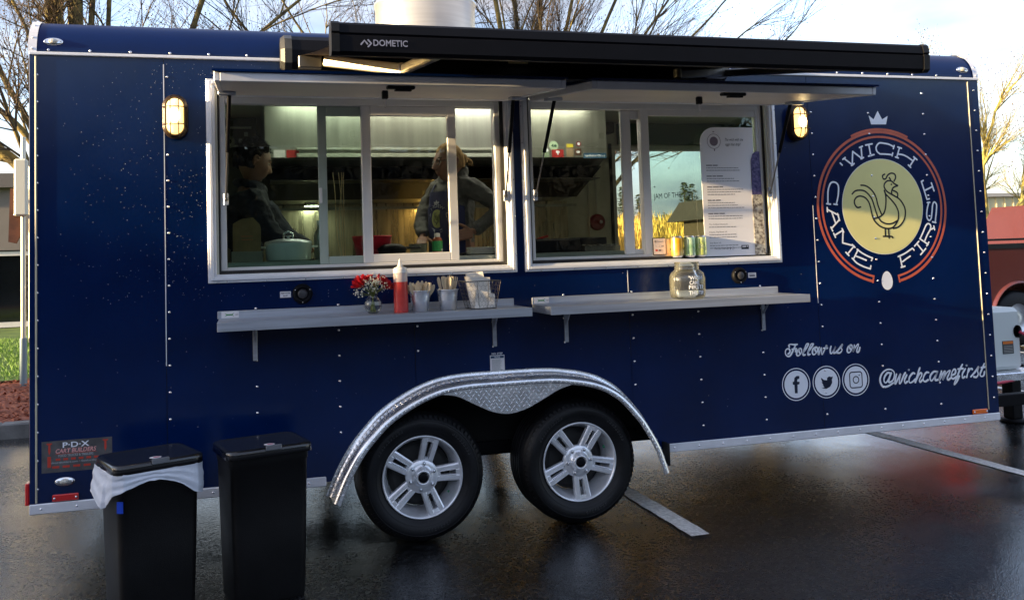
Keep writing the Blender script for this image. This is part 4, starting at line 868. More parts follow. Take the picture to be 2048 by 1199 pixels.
# builder's plate
PZ = lambda x, f: .530+f*.146+(x+.566)*.03
o = MB().box(-.565, -.261, -.0014, 0, .541, .685).build('builder_sign', mat('builder_sign_grey', (.085, .082, .085), .5, var=.25, vscale=25), T)
RS = mat('print_red', (.50, .045, .025), .5)
text('print', 'P·D·X', -.475, .652, -.0020, .024, DECALW, o, width=.115, bold=.02)
text('print', 'CART BUILDERS', -.505, .628, -.0020, .019, mat('print_pink', (.75, .35, .33), .5), o, width=.175, shear=.2, bold=.02)
text('print', 'FOOD TRUCKS & TRAILERS', -.493, .6105, -.0020, .011, mat('print_pale', (.45, .50, .52), .5), o, width=.150)
text('print', 'pdxcartbuilders.com • foodcartbuilders', -.532, .5815, -.0020, .0085, mat('print_pale', (.45, .50, .52), .5), o, width=.235, shear=.2)
g = MB(); g.ribbon([(-.505, .624), (-.33, .624)], .002, -.0014)
for x in (-.532, -.29):
    g.prism([(x-.013, .676), (x+.013, .676), (x+.010, .670), (x+.004, .668), (x+.005, .638), (x, .622), (x-.005, .638), (x-.004, .668), (x-.010, .670)], -.0022, -.0016)
for k in range(6): g.box(-.505+k*.033, -.485+k*.033, -.0022, -.0016, .594, .6035)
g.box(-.54, -.525, -.0022, -.0016, .565, .615)
for k in range(4): g.box(-.52+k*.045, -.49+k*.045, -.0022, -.0016, .560, .570)
g.build('red_print', RS, o)

# ---------------------------------------------------------------- clearance lights and reflectors
def oval_light(cx, cz, y, tilt):
    m = MB(); M_ = Matrix.Translation((cx, y, cz)) @ Matrix.Rotation(tilt, 4, 'X')
    m.lathe([(0, -.004), (.040, -.004), (.044, -.001), (.044, .002)], (0, 0, 0), 'Y', 28, sy=.46); m.xf(M_); o = m.build('clearance_light', CHROME, T)
    m = MB(); m.sphere((0, -.006, 0), (.022, .010, .013), 12, 8); m.xf(M_); m.build('lens', mat('clear_lens', (.62, .60, .52), .12, .3, bump=.6, bscale=300), o)
    for s_ in (-1, 1): m = MB(); m.sphere((s_*.034, -.005, 0), .005, 6, 4); m.xf(M_); m.build('screw', RIVET, o)
y, z = covep(.19); oval_light(-.512, z, y-.003, R(-17)); oval_light(4.797, z, y-.003, R(-17))
oval_light(-.466, .497, -.003, 0)
def marker(x0, x1, z0, z1, col, name):
    o = MB().bbox(x0, x1, -.012, 0, z0, z1, .004).build('side_marker', mat(name, col, .2, coat=.6), T)
    for x in (x0+.010, x1-.010): MB().sphere((x, -.012, (z0+z1)/2), .006, 8, 5).build('screw', RIVET, o)
marker(-.519, -.406, .409, .441, (.62, .012, .012), 'red_reflector'); marker(4.695, 4.808, .408, .437, (.85, .16, .01), 'amber_reflector')
MB().bbox(XL-.02, XL-.001, .0, .10, .40, .50, .004).build('tail_light', mat('red_reflector', (.62, .012, .012), .2), T)

# ---------------------------------------------------------------- wrap graphics
def smooth2(p, n=5): return [tuple(q) for q in cr([(a, b, 0) for a, b in p], n)]
def strokes(name, data, w, m, parent, y=-.0003, sm=True):
    g = MB()
    for i, s_ in enumerate(data):
        p = smooth2(s_) if sm and len(s_) > 2 else s_
        g.ribbon(p, w, y-.00004*(i % 7))
    return g.build(name, m, parent, fix=False)
LG = part_empty('rooster_logo', T); CX, CZ = 4.133, 1.7056
MB().disc(CX, CZ, .2925, -.0002, n=72).build('logo_edge', DECALW, LG, fix=False)
MB().disc(CX, CZ, .2895, -.0008, n=72).build('yellow_disc', DECALY, LG, fix=False)
strokes('rooster_drawing', LOGO_ROOSTER, .0098, DECALK, LG, -.0014)
mX = lambda q: sum(a for a, b in q)/len(q)
strokes('wich_lettering', LOGO_LETTERS[:23], 0.0102, DECALW, LG, -.0004)
strokes('came_lettering', [q for q in LOGO_LETTERS[23:] if mX(q) < CX], 0.0102, DECALW, LG, -.0004)
strokes('first_lettering', [q for q in LOGO_LETTERS[23:] if mX(q) >= CX], 0.0102, DECALW, LG, -.0004)
g = MB(); CZR = 1.703
g.ring(CX, CZR, .453, .469, -.0003, -78.5, 256.5, 120); g.ring(CX, CZR, .424, .437, -.0003, -78.5, 256.5, 120); g.ring(CX, CZR, .470, .4835, -.0008, 64, 115, 40)
for a in (-79, 257): 
    ca, sa = math.cos(R(a)), math.sin(R(a)); g.ribbon([(CX+.424*ca, CZR+.424*sa), (CX+.472*ca, CZR+.472*sa)], .011, -.0006, cap=False)
g.build('copper_rings', DECALR, LG, fix=False)
MB().prism(CROWN, -.0012, -.0003).build('crown_mark', DECALW, LG, fix=False)
MB().add([(4.131+(.0395 if True else 0)*math.sin(t)*(1-.12*math.cos(t)), -.0009, 1.2545+.0565*math.cos(t)) for t in [2*math.pi*k/32 for k in range(32)]], [tuple(range(32))]).build('egg_mark', DECALW, LG, fix=False)
strokes('follow_us_on_lettering', FOLLOW, lambda u: .0092+.0022*math.sin(u*9), DECALW, T)
strokes('handle_lettering', HANDLE, lambda u: .0108+.0024*math.sin(u*8), DECALW, T)
for cx, kind_ in ((3.459, 'f'), (3.6645, 't'), (3.8675, 'i')):
    o = MB().ring(cx, .6755, .0895, .0945, -.0003).disc(cx, .6755, .079, -.0003, n=56).build('social_badge', DECALW, T, fix=False)
    INK = mat('badge_ink', (.006, .012, .035), .3)
    if kind_ == 'f': MB().prism(GLYPH_F, -.0018, -.0011).build('badge_glyph', INK, o, fix=False)
    elif kind_ == 't': MB().prism(GLYPH_BIRD, -.0018, -.0011).build('badge_glyph', INK, o, fix=False)
    else:
        g = MB(); w, h, r_ = .043, .046, .016; P = []
        for sx, sz, a0 in ((1, 1, 0), (-1, 1, 90), (-1, -1, 180), (1, -1, 270)):
            for k in range(6): a = R(a0+k*18); P.append((3.868+sx*(w-r_)+r_*math.cos(a), .675+sz*(h-r_)+r_*math.sin(a)))
        g.ribbon(P+[P[0]], .0065, -.0012); g.ring(3.868, .675, .0165, .0225, -.0012); g.disc(3.892, .7005, .0042, -.0012, n=12); g.build('badge_glyph', INK, o, fix=False)

# ---------------------------------------------------------------- fender
def fender():
    P = [Vector((a, b)) for a, b in [tuple(q)[:2] for q in cr([(a, b, 0) for a, b in FE], 4)]]; n = len(P)
    N = []
    for i in range(n):
        d = (P[min(i+1, n-1)]-P[max(i-1, 0)]).normalized(); N.append(Vector((-d.y, d.x)))
    sec = [(0, -.003), (-.022, -.003), (-.024, -.008), (-.026, -.060), (-.029, -.100), (-.037, -.117), (-.050, -.124), (-.066, -.124), (-.068, -.118)]
    m = MB(); m.grid(lambda u, v: (lambda p, q, s_: (p.x+q.x*s_[0], s_[1], p.y+q.y*s_[0]))(P[round(u*(n-1))], N[round(u*(n-1))], sec[round(v*(len(sec)-1))]), n-1, len(sec)-1)
    f = m.build('fender', PLATE, T, fix=False)
    top = [(P[i].x-N[i].x*.048, P[i].y-N[i].y*.048) for i in range(n) if 1.29 <= P[i].x <= 2.05]
    low = [tuple(q)[:2] for q in cr([(a, b, 0) for a, b in [(2.05, .795), (1.95, .770), (1.85, .722), (1.76, .682), (1.665, .664), (1.575, .682), (1.49, .722), (1.39, .772), (1.29, .788)]], 5)]
    MB().prism(top+low, -.121, -.115).build('fender_skirt', PLATE, T)
    # raised tread lugs
    g = MB(); rr = random.Random(1)
    def lug(c, a, nrm_y, t1, t2, L=.0105, W=.0023, H=.0018):
        ca, sa = math.cos(a), math.sin(a); u = t1*ca+t2*sa; w = -t1*sa+t2*ca; nn = t1.cross(t2).normalized(); 
        if nn.dot(nrm_y) < 0: nn = -nn
        g.add([c-u*L, c-w*W, c+u*L, c+w*W, c-u*L*.5+nn*H, c+u*L*.5+nn*H], [(0, 1, 5, 4), (1, 2, 5), (2, 3, 4, 5), (3, 0, 4)])
    X3, Z3 = Vector((1, 0, 0)), Vector((0, 0, 1))
    def inside(x, z):
        tz = next((t1+(t2-t1)*(x-a)/(b-a) for (a, t1), (b, t2) in zip(top, top[1:]) if a <= x <= b), None)
        lw = sorted(low); lz = next((t1+(t2-t1)*(x-a)/(b-a) for (a, t1), (b, t2) in zip(lw, lw[1:]) if a <= x <= b and b > a), None)
        return tz and lz and lz+.009 < z < tz-.006
    i = 0; z = .665
    while z < .85:
        x = 1.29+(i % 2)*.0135; k = 0
        while x < 2.05:
            if inside(x, z): lug(Vector((x, -.1212, z)), R(45 if (k+i) % 2 else -45), Vector((0, -1, 0)), X3, Z3)
            x += .027; k += 1
        z += .0175; i += 1
    L = 0
    for i in range(1, n):
        L += (P[i]-P[i-1]).length
    steps = int(L/.026); acc = 0; i = 0; cum = [0]
    for i in range(1, n): cum.append(cum[-1]+(P[i]-P[i-1]).length)
    for s_ in range(1, steps):
        t = s_*.026; j = max(q for q in range(n) if cum[q] <= t); j = min(j, n-2); f_ = (t-cum[j])/(cum[j+1]-cum[j]); p = P[j].lerp(P[j+1], f_); q = N[j].lerp(N[j+1], f_).normalized()
        tt = Vector((q.y, 0, -q.x)); nn3 = Vector((q.x, 0, q.y))
        for k, yy in enumerate((-.020, -.042, -.064, -.086)):
            o = -.0255; lug(Vector((p.x+q.x*o, yy, p.y+q.y*o))+nn3*.0005, R(45 if (k+s_) % 2 else -45), nn3, tt, Vector((0, 1, 0)))
        for k, o in enumerate((-.009,)): lug(Vector((p.x+q.x*o, -.0032, p.y+q.y*o)), R(45 if s_ % 2 else -45), Vector((0, -1, 0)), tt, nn3, .008)
        for k, o in enumerate((-.056,)): lug(Vector((p.x+q.x*o, -.1242, p.y+q.y*o)), R(45 if s_ % 2 else -45), Vector((0, -1, 0)), tt, nn3, .008)
    g.build('tread_lugs', mat('tread_lug_bright', (.85, .86, .88), .15, 1.0), T, kind='stuff', fix=False)
    MB().box(2.585, 2.60, -.06, .0, .30, .42).build('splash_flap', BLACK, T)
fender()
# wheel well
m = MB(); m.box(.74, 2.60, .33, .36, .43, .93); m.box(.74, 2.60, .013, .33, .90, .93); m.box(.74, .76, .013, .33, .43, .9); m.box(2.58, 2.60, .013, .33, .41, .9)
m.build('wheel_well', DARK, T)

# ---------------------------------------------------------------- wheels
def wheel(cx, rot, far=False):
    w = part_empty('wheel', T); cz = .36; y0 = 2.34 if far else -.015; s_ = 1 if not far else 1
    C = (cx, y0, cz)
    m = MB(); TR = lambda r_: r_ if r_ < .213 else .212+(r_-.212)*.811
    prof = [(.196, .010), (.203, .0), (.212, -.004), (.222, -.010), (.238, -.020), (.262, -.030), (.290, -.034), (.312, -.028), (.330, -.012), (.334, -.006), (.341, .000), (.350, .010), (.357, .030)]
    for k in range(5): y = .045+k*.032; prof += [(.360, y-.010), (.360, y+.010), (.352, y+.012), (.352, y+.018)]
    prof += [(.357, .20), (.33, .225), (.28, .235), (.2, .22)]
    prof = [(TR(a_), b_) for a_, b_ in prof]; m.lathe(prof, C, 'Y', 72); ty = m.build('tyre', RUBBER, w)
    if far: return
    g = MB()   # moulded shoulder blocks and sidewall ribs
    for k in range(72):
        a = 2*math.pi*k/72; c, q = math.cos(a), math.sin(a); c2, q2 = math.cos(a+.052), math.sin(a+.052)
        lo_, hi_, yl, yh = .298, .3145, y0-.029, y0-.0125
        g.add([(cx+c*lo_, yl+.004, cz+q*lo_), (cx+c2*lo_, yl+.004, cz+q2*lo_), (cx+c2*hi_, yh+.004, cz+q2*hi_), (cx+c*hi_, yh+.004, cz+q*hi_),
               (cx+c*lo_, yl+.0005, cz+q*lo_), (cx+c2*lo_, yl+.0005, cz+q2*lo_), (cx+c2*hi_, yh-.0018, cz+q2*hi_), (cx+c*hi_, yh-.0018, cz+q*hi_)], [(4, 5, 6, 7), (0, 1, 5, 4), (1, 2, 6, 5), (2, 3, 7, 6), (3, 0, 4, 7)])
    for r_ in (.240, .286): g.lathe([(r_, -.0295 if r_ > .28 else -.0215), (r_+.002, -.034 if r_ > .28 else -.027), (r_+.004, -.030 if r_ > .28 else -.0225)], C, 'Y', 72)
    g.build('tread_blocks', RUBBER, w, kind='stuff', fix=False)
    lt = MB(); r9 = random.Random(int(cx*10))
    for a0, n_ in ((150, 11), (52, 9), (-60, 8)):     # raised moulded marks on the sidewall
        for k in range(n_):
            a = R(a0-k*3.6); h_ = r9.uniform(.005, .008); Mr = Matrix.Translation((cx, 0, cz)) @ Matrix.Rotation(-a, 4, 'Y')
            lt.box(.258, .258+h_*2, y0-.0345, y0-.030, -.0045, -.002, Mr); lt.box(.258, .262, y0-.0345, y0-.030, -.002, .004, Mr)
            if k % 2: lt.box(.269, .272, y0-.0345, y0-.030, -.002, .004, Mr)
    lt.build('sidewall_marks', mat('rubber_lettering', (.03, .032, .035), .45), w, kind='stuff', fix=False)
    m = MB(); m.lathe([(.206, .000), (.2115, -.008), (.2085, -.013), (.203, -.011), (.199, -.004), (.194, .010), (.184, .04), (.174, .075), (.170, .11)], C, 'Y', 72); m.build('rim', RIM, w, fix=False)
    m = MB(); m.lathe([(.12, .10), (.165, .10), (.165, .13)], C, 'Y', 40); m.lathe([(0, .09), (.14, .09)], C, 'Y', 40); m.build('brake_drum', mat('dark_brake_drum', (.02, .02, .02), .6), w)
    # spokes
    for k in range(5):
        a = R(rot+72*k); Mr = Matrix.Translation((cx, 0, cz)) @ Matrix.Rotation(-a, 4, 'Y')
        g = MB(); ho = .046; hi = .026
        def bar(u0, v0, u1, v1, wd0, wd1, yf0, yf1, dep=.03):
            d = Vector((u1-u0, v1-v0)).normalized(); nn = Vector((-d.y, d.x))
            vs = []
            for (u, v_, wd, yf) in ((u0, v0, wd0, yf0), (u1, v1, wd1, yf1)):
                for s2, yy in ((-1, yf+dep), (-1, yf+.005), (-.55, yf), (.55, yf), (1, yf+.005), (1, yf+dep)):
                    vs.append((u+nn.x*wd/2*s2, y0+yy, v_+nn.y*wd/2*s2))
            g.add(vs, [(i, i+1, 7+i, 6+i) for i in range(5)]+[(0, 5, 4, 3, 2, 1), (6, 7, 8, 9, 10, 11)])
        for s2 in (-1, 1): bar(.066, s2*.0215, .200, s2*.0285, .029, .034, .012, -.003)
        bar(.068, 0, .098, 0, .040, .034, .014, .012); bar(.178, 0, .197, 0, .042, .044, .002, -.002)
        g.xf(Mr); sp = g.build('spoke', RIM, w)
        g = MB()
        for s2 in (-1, 1): g.tube([(.092, y0+.0105, s2*.0105), (.13, y0+.006, s2*.0128), (.178, y0+.0005, s2*.0145)], .0024, 6)
        g.xf(Mr); g.build('spoke_edge', RIMD, w, fix=False)
    m = MB(); m.lathe([(.086, .030), (.086, .014), (.080, .009), (.062, .007), (.052, .004), (.046, -.004), (.040, -.010), (.040, -.022), (.036, -.026), (.030, -.026), (.029, -.018), (0, -.018)], C, 'Y', 40); m.build('hub', RIM, w, fix=False)
    MB().lathe([(.0255, -.018), (.024, -.026), (.018, -.029), (0, -.029)], C, 'Y', 24).build('hub_cap_plug', BLACKG, w)
    for k in range(6):
        a = R(rot+18+60*k); MB().lathe([(.0, -.008), (.008, -.006), (.0105, .0), (.0115, .012)], (cx+.066*math.cos(a), y0, cz+.066*math.sin(a)), 'Y', 6, smooth=False).build('lug_nut', RIMD, w)
    a = R(rot-36 if cx < 1.6 else rot+36); MB().tube([(cx+.168*math.cos(a), y0+.03, cz+.168*math.sin(a)), (cx+.160*math.cos(a), y0+.005, cz+.160*math.sin(a))], .005, 8).build('valve_stem', mat('green_valve_cap', (.02, .22, .10), .4), w)
wheel(1.223, 3); wheel(2.0845, -13)
wheel(1.223, 0, True); wheel(2.0845, 0, True)
MB().tube([(1.223, .1, .36), (1.223, 2.4, .36)], .03, 8).build('axle', BLACKG, T); MB().tube([(2.0845, .1, .36), (2.0845, 2.4, .36)], .03, 8).build('axle', BLACKG, T)
# ================================================================ TRAILER INTERIOR
IW = mat('interior_white_wall', (.60, .60, .50), .45, var=.04, vscale=2)
MB().box(XL+.03, XR-.03, .085, YB-.10, 2.600, 2.612).build('ceiling', IW, T)
m = MB()
for x0, x1, z0, z1 in ((XL+.03, RW[0], .60, 2.599), (RW[1], XR-.03, .60, 2.599), (RW[0], RW[1], .60, RW[2]), (RW[0], RW[1], RW[3], 2.599)): m.box(x0, x1, YB-.10, YB-.085, z0, z1)
m.build('back_wall', IW, T)
MB().box(XL+.025, XL+.035, .05, YB-.11, .60, 2.595).build('end_lining', IW, T); MB().box(XR-.035, XR-.025, .05, YB-.11, .60, 2.595).build('end_lining', IW, T)
MB().box(XL+.04, .235, .013, .03, .6, 2.4).build('front_lining', IW, T); MB().box(3.35, XR-.04, .013, .03, .6, 2.4).build('front_lining', IW, T)
# rear window
wf = ring_frame('rear_window_frame', RW[0], RW[1], RW[2], RW[3], YB-.115, YB-.02, .035, .035, .035, .035, VINYL)
MB().box(RW[0]+.03, RW[1]-.03, YB-.06, YB-.056, RW[2]+.03, RW[3]-.03).build('pane', GLASS, wf)
MB().box(RW[0]-.02, RW[0]+.0, YB-.122, YB-.10, RW[2], RW[3]+.02).build('black_edge_seal', GASKET, T)
# window shade roll and vent over the rear window
g = MB(); g.bbox(3.02, 3.44, YB-.22, YB-.101, 2.50, 2.59, .006); v_ = g.build('vent_grille', mat('vent_black', (.02, .02, .02), .5), T)
g = MB()
for k in range(14): g.box(3.03, 3.43, YB-.224, YB-.2205, 2.507+k*.0058, 2.509+k*.0058)
g.build('grille_slats', mat('vent_grey', (.2, .2, .18), .4, .5), v_, kind='stuff')
GS = mat('dark_green_valance', (.055, .10, .07), .6)
MB().bbox(3.50, 4.86, YB-.16, YB-.117, 2.41, 2.595, .006).build('window_valance', GS, T)
# range hood
RH = part_empty('range_hood', T)
MB().prism([(1.30, 2.598), (1.30, 2.165), (1.315, 2.155), (1.36, 2.155), (1.40, 2.14), (1.95, 1.93), (2.455, 1.93), (2.455, 2.598)], .495, 2.90, 'YZ').build('hood_canopy', STEELIN, RH)
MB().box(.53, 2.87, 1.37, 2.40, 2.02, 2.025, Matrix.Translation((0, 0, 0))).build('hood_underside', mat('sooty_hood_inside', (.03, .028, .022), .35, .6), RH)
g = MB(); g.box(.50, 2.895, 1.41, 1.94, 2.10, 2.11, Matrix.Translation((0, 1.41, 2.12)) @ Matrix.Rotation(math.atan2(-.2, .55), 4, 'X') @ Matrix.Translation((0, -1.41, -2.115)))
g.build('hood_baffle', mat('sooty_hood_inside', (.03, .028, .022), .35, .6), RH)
MB().bbox(.695, 2.30, 1.255, 1.298, 2.160, 2.188, .004).bbox(.695, 2.30, 1.262, 1.298, 2.210, 2.226, .003).build('hood_rail', mat('pale_rail', (.42, .44, .38), .35, .4), RH)
def sticker(x0, x1, z0, z1, m, nm='sticker'): return MB().box(x0, x1, 1.2970, 1.2995, z0, z1).build(nm, m, RH)
sticker(.55, .622, 2.165, 2.214, WHITEPAPER); sticker(.632, .712, 2.165, 2.214, mat('red_sticker', (.40, .02, .02), .5))
MB().disc(2.493, 2.247, .034, 1.2985).build('round_sticker', mat('pale_green_sticker', (.45, .6, .42), .5), RH, fix=False); MB().prism([(2.472, 2.247), (2.490, 2.262), (2.492, 2.235)], 1.2960, 1.2970).disc(2.505, 2.247, .010, 1.2970).build('sticker_print', mat('sticker_dark_green', (.03, .10, .06), .5), RH, fix=False)
sticker(2.405, 2.455, 2.165, 2.225, mat('grey_green_sticker', (.22, .30, .20), .5)); MB().disc(2.44, 2.215, .012, 1.2960).build('sticker_print', DECALW, RH, fix=False)
o = sticker(2.478, 2.566, 2.165, 2.220, mat('red_sticker', (.40, .02, .02), .5)); MB().disc(2.522, 2.203, .016, 1.2960, .009).box(2.518, 2.526, 1.2955, 1.2965, 2.182, 2.200).build('sticker_print', DECALW, RH, fix=False)
sticker(2.588, 2.642, 2.170, 2.262, mat('brown_sticker', (.30, .22, .14), .5)); MB().box(2.590, 2.640, 1.2955, 1.2969, 2.235, 2.260).build('sticker_print', mat('yellow_sticker', (.7, .6, .04), .5), RH)
sticker(2.650, 2.702, 2.180, 2.228, mat('dark_brown_sticker', (.10, .05, .03), .5)); MB().disc(2.676, 2.203, .014, 1.2960, .009).build('sticker_print', DECALW, RH, fix=False)
MB().disc(2.683, 2.262, .019, 1.2985).build('round_sticker', mat('dark_red_sticker', (.22, .02, .02), .5), RH, fix=False); MB().disc(2.683, 2.262, .011, 1.2965).build('sticker_print', DECALW, RH, fix=False)
o = sticker(2.718, 2.893, 2.158, 2.196, mat('blue_sticker', (.03, .10, .19), .5), 'maker_plate'); text('plate_lettering', 'Ventilation+Direct', 2.724, 2.170, 1.2960, .015, DECALW, RH, width=.160, bold=.03)
for x_, c_, e_ in ((.86, (.95, 1.0, .72), 24), (1.80, (1.0, .62, .16), 46)):
    MB().lathe([(.055, 1.905), (.06, 1.93), (.06, 1.945)], (x_, 2.28, 0), 'Z', 20).build('lamp_ring', CHROME, RH)
    MB().lathe([(0, 1.900), (.04, 1.904), (.054, 1.915)], (x_, 2.28, 0), 'Z', 20).build('hood_lamp', mat('lit_hood_lamp_%d' % int(x_*10), (1, 1, 1), .3, emit=c_, estr=e_), RH)
MB().lathe([(0, 1.90), (.05, 1.905), (.055, 1.93)], (2.62, 2.1, 0), 'Z', 20).build('unlit_lamp', mat('frosted_lamp', (.35, .33, .28), .4), RH)
# backsplash, counters and cooking line
MB().box(.48, 3.02, YB-.125, YB-.101, .60, 1.929).build('backsplash', STEELDK, T)
MB().box(.48, 2.95, 2.05, 2.10, 1.86, 1.88).build('wall_shelf_lip', STEELIN, T)
MB().bbox(XL+.05, .46, YB-.30, YB-.13, 1.0, 2.58, .004).build('tall_cabinet', mat('olive_cabinet', (.07, .07, .045), .5), T)
ct = MB().bbox(XL+.04, 3.36, .118, .44, 1.450, 1.487, .004).build('front_counter', mat('counter_steel', (.30, .34, .31), .3, .6), T)
MB().box(XL+.04, .73, .16, .42, .601, 1.449).box(2.61, 3.36, .16, .42, .601, 1.449).box(.73, 2.61, .16, .42, .96, 1.449).box(.73, 2.61, .37, .42, .601, .96).build('counter_cabinet', STEELIN, T)
g = MB(); g.bbox(.55, 2.95, 1.75, 2.42, .62, 1.45, .01); g.build('cooking_line', STEELIN, T)
MB().bbox(.60, 1.60, 1.76, 2.40, 1.452, 1.50, .006).build('griddle', mat('black_iron', (.012, .011, .010), .35, .5), T)
g = MB()
for x in (1.75, 2.15, 2.55): g.lathe([(.14, 1.455), (.15, 1.475), (.14, 1.48), (.05, 1.47)], (x, 2.05, 0), 'Z', 24)
g.build('burners', mat('black_iron', (.012, .011, .010), .35, .5), T)
# gas pipe with regulator on the cabinet, top left
PIPE = mat('pale_pipe', (.5, .5, .46), .35, .6); GP = part_empty('gas_piping', T)
for a, b in (((.05, 2.21, 2.50), (.42, 2.21, 2.50)), ((.05, 2.21, 2.36), (.42, 2.21, 2.36)), ((.22, 2.21, 2.57), (.22, 2.21, 2.36)), ((.08, 2.21, 2.56), (.08, 2.21, 2.37)), ((.30, 2.21, 2.30), (.42, 2.21, 2.32))):
    MB().tube([a, b], .009, 8).build('pipe', PIPE, GP)
MB().lathe([(0, -.03), (.035, -.03), (.045, -.015), (.045, .01), (0, .01)], (.255, 2.20, 2.39), 'Y', 24).build('regulator', PIPE, GP); MB().lathe([(0, -.034), (.018, -.034), (.02, -.03)], (.255, 2.20, 2.39), 'Y', 16).build('dial', DARK, GP)
for x, z in ((.22, 2.50), (.22, 2.44), (.38, 2.45), (.34, 2.40)): MB().bbox(x-.014, x+.014, 2.19, 2.23, z-.014, z+.014, .004).build('coupling', PIPE, GP)
# fire bell with conduit, pipe on the cream wall
FB = part_empty('fire_bell', T)
MB().lathe([(0, -.055), (.012, -.055), (.014, -.047), (.03, -.045), (.060, -.036), (.070, -.02), (.072, 0), (0, 0)], (3.295, YB-.101, 1.742), 'Y', 32).build('gong', mat('fire_red', (.22, .012, .012), .3, coat=.4), FB)
MB().lathe([(0, -.058), (.014, -.0565), (.015, -.054)], (3.312, YB-.101, 1.742), 'Y', 18).build('bell_badge', WHITEPAPER, FB)
MB().tube([(3.29, YB-.115, 1.80), (3.29, YB-.115, 2.55)], .010, 8).build('conduit', PIPE, T); MB().tube([(3.22, YB-.115, 1.50), (3.22, YB-.115, 2.5)], .008, 8).build('conduit', PIPE, T)
MB().tube([(2.62, 2.2, 1.5), (2.62, 2.2, 1.92)], .011, 8).build('gas_riser', STEELDK, T)
# ceiling light strip over the work aisle (lit)
LT = part_empty('ceiling_light', T)
MB().bbox(.6, 2.9, .90, .98, 2.575, 2.598, .004).build('fixture', VINYL, LT)
MB().box(.62, 2.88, .91, .97, 2.568, 2.575).build('diffuser', mat('lit_diffuser', (.9, .95, .8), .4, emit=(1.0, .97, .80), estr=11), LT)

# ================================================================ THINGS ON THE SHELVES AND COUNTER
SZ = 1.2135
# --- squeeze bottle
t = thing('squeeze_bottle', (1.104, -.19, SZ), 'tall clear squeeze bottle of red ketchup with a white nozzle cap, on the left shelf', 'sauce bottle')
PLAST = mat('frosted_plastic', (.75, .62, .55), .35, trans=.3)
MB().lathe([(0, 0), (.034, 0), (.036, .004), (.0345, .15), (.034, .19), (.030, .197), (0, .198)], t.location, 'Z', 28).build('bottle', mat('ketchup_in_bottle', (.62, .055, .04), .32, coat=.4, col2=(.52, .035, .03), vscale=20), t)
MB().lathe([(.0348, .152), (.0352, .19), (.031, .1985), (0, .1985)], t.location, 'Z', 28).build('clear_shoulder', PLAST, t)
MB().lathe([(.036, .195), (.036, .214), (.030, .222), (.018, .226), (.012, .232), (.005, .262), (.002, .266), (0, .266)], t.location, 'Z', 24).build('nozzle_cap', mat('milky_white_plastic', (.75, .72, .68), .4), t)

# --- vase and bouquet
VG = mat('clear_glass', (.97, .98, .94), .02, trans=1.0, ior=1.45)
c = Vector((.968, -.165, SZ))
v = thing('glass_vase', c, 'small round clear glass vase holding the roses, left end of the left shelf', 'vase')
MB().lathe([(0, .002), (.022, .002), (.036, .014), (.046, .038), (.042, .060), (.027, .078), (.023, .088), (.030, .098), (.031, .099), (.0285, .098), (.0215, .088), (.0255, .078), (.0395, .060), (.043, .038), (.034, .016), (.02, .006), (0, .006)], c, 'Z', 32).build('glass', VG, v)
MB().lathe([(0, .007), (.019, .0075), (.033, .017), (.0415, .038), (.0385, .058), (0, .058)], c, 'Z', 24).build('water', mat('vase_water', (.93, .95, .85), .02, trans=1.0, ior=1.33), v)
b = thing('rose_bouquet', c+Vector((0, 0, .01)), 'bunch of red roses with white filler sprigs in the glass vase', 'bouquet')
rr = random.Random(9); LEAFG = mat('stem_green', (.20, .24, .03), .5)
heads = [(-.063, -.02, .150, .031), (.040, -.015, .158, .027), (.070, .0, .135, .028), (-.02, .03, .165, .024), (.02, .04, .15, .022)]
def rose(c0, r, d):
    m = MB(); q = Vector((0, 0, 1)).rotation_difference(d)
    for lay, (nn, op, sc) in enumerate(((3, .25, .45), (5, .55, .7), (6, .85, .9), (7, 1.2, 1.05))):
        for k in range(nn):
            a0 = 2*math.pi*k/nn+lay*.7+rr.uniform(-.1, .1); W = 2.6/nn*1.5
            def fn(u, v, a0=a0, W=W, op=op, sc=sc):
                a = a0+(u-.5)*W*(1-.35*v*v); rad = r*sc*(.25+.75*math.sin(min(1, v*1.1)*math.pi/2)*(1))*(.75+.35*op*v)
                h = r*(1.6*v-.5)-(op*r*.35*v**3); h *= 1; h -= abs(u-.5)**2*r*.8
                rad += .1*r*math.sin(u*6+a0*3)*v
                return c0+q @ Vector((rad*math.cos(a), rad*math.sin(a), h))
            m.grid(fn, 5, 5)
    return m
for x, y, z, r in heads:
    d = Vector((x*1.3, y-.03, .075)).normalized(); p = c+Vector((x, y, z))
    MB().tube(cr([tuple(c+Vector((-x*.15, -y*.15, .012))), tuple(c+Vector((x*.12, y*.1, .09))), tuple(p)], 4), .0022, 6).build('stem', LEAFG, b)
    rose(p, r*1.12, d).build('rose', mat('red_rose_petals', (.55, .004, .012), .45, var=.25, vscale=40), b, fix=False)
m = MB(); st = MB()
for k in range(230):
    a = rr.uniform(0, 6.28); q = rr.random()**.6; x = .082*q*math.cos(a); z = .135+.038*math.sin(a)*q+.022*(1-q); y = -.035-.03*(1-q)*rr.random()+.05*rr.random()
    if k > 150: x = rr.gauss(.0, .030); z = .145+rr.gauss(.012, .022); y = -.055
    if k > 205: x = -.07+rr.gauss(0, .016); z = .108+rr.gauss(0, .010); y = -.03
    p = c+Vector((x, y, z)); m.sphere(p, rr.uniform(.0022, .0042), 5, 4)
    if k % 4 == 0: st.tube([c+Vector((x*.1, 0, .09)), p], .0006, 3)
m.build('filler_flowers', mat('cream_filler_flowers', (.72, .70, .55), .6), b, kind='stuff', fix=False); st.build('filler_stems', LEAFG, b, kind='stuff')

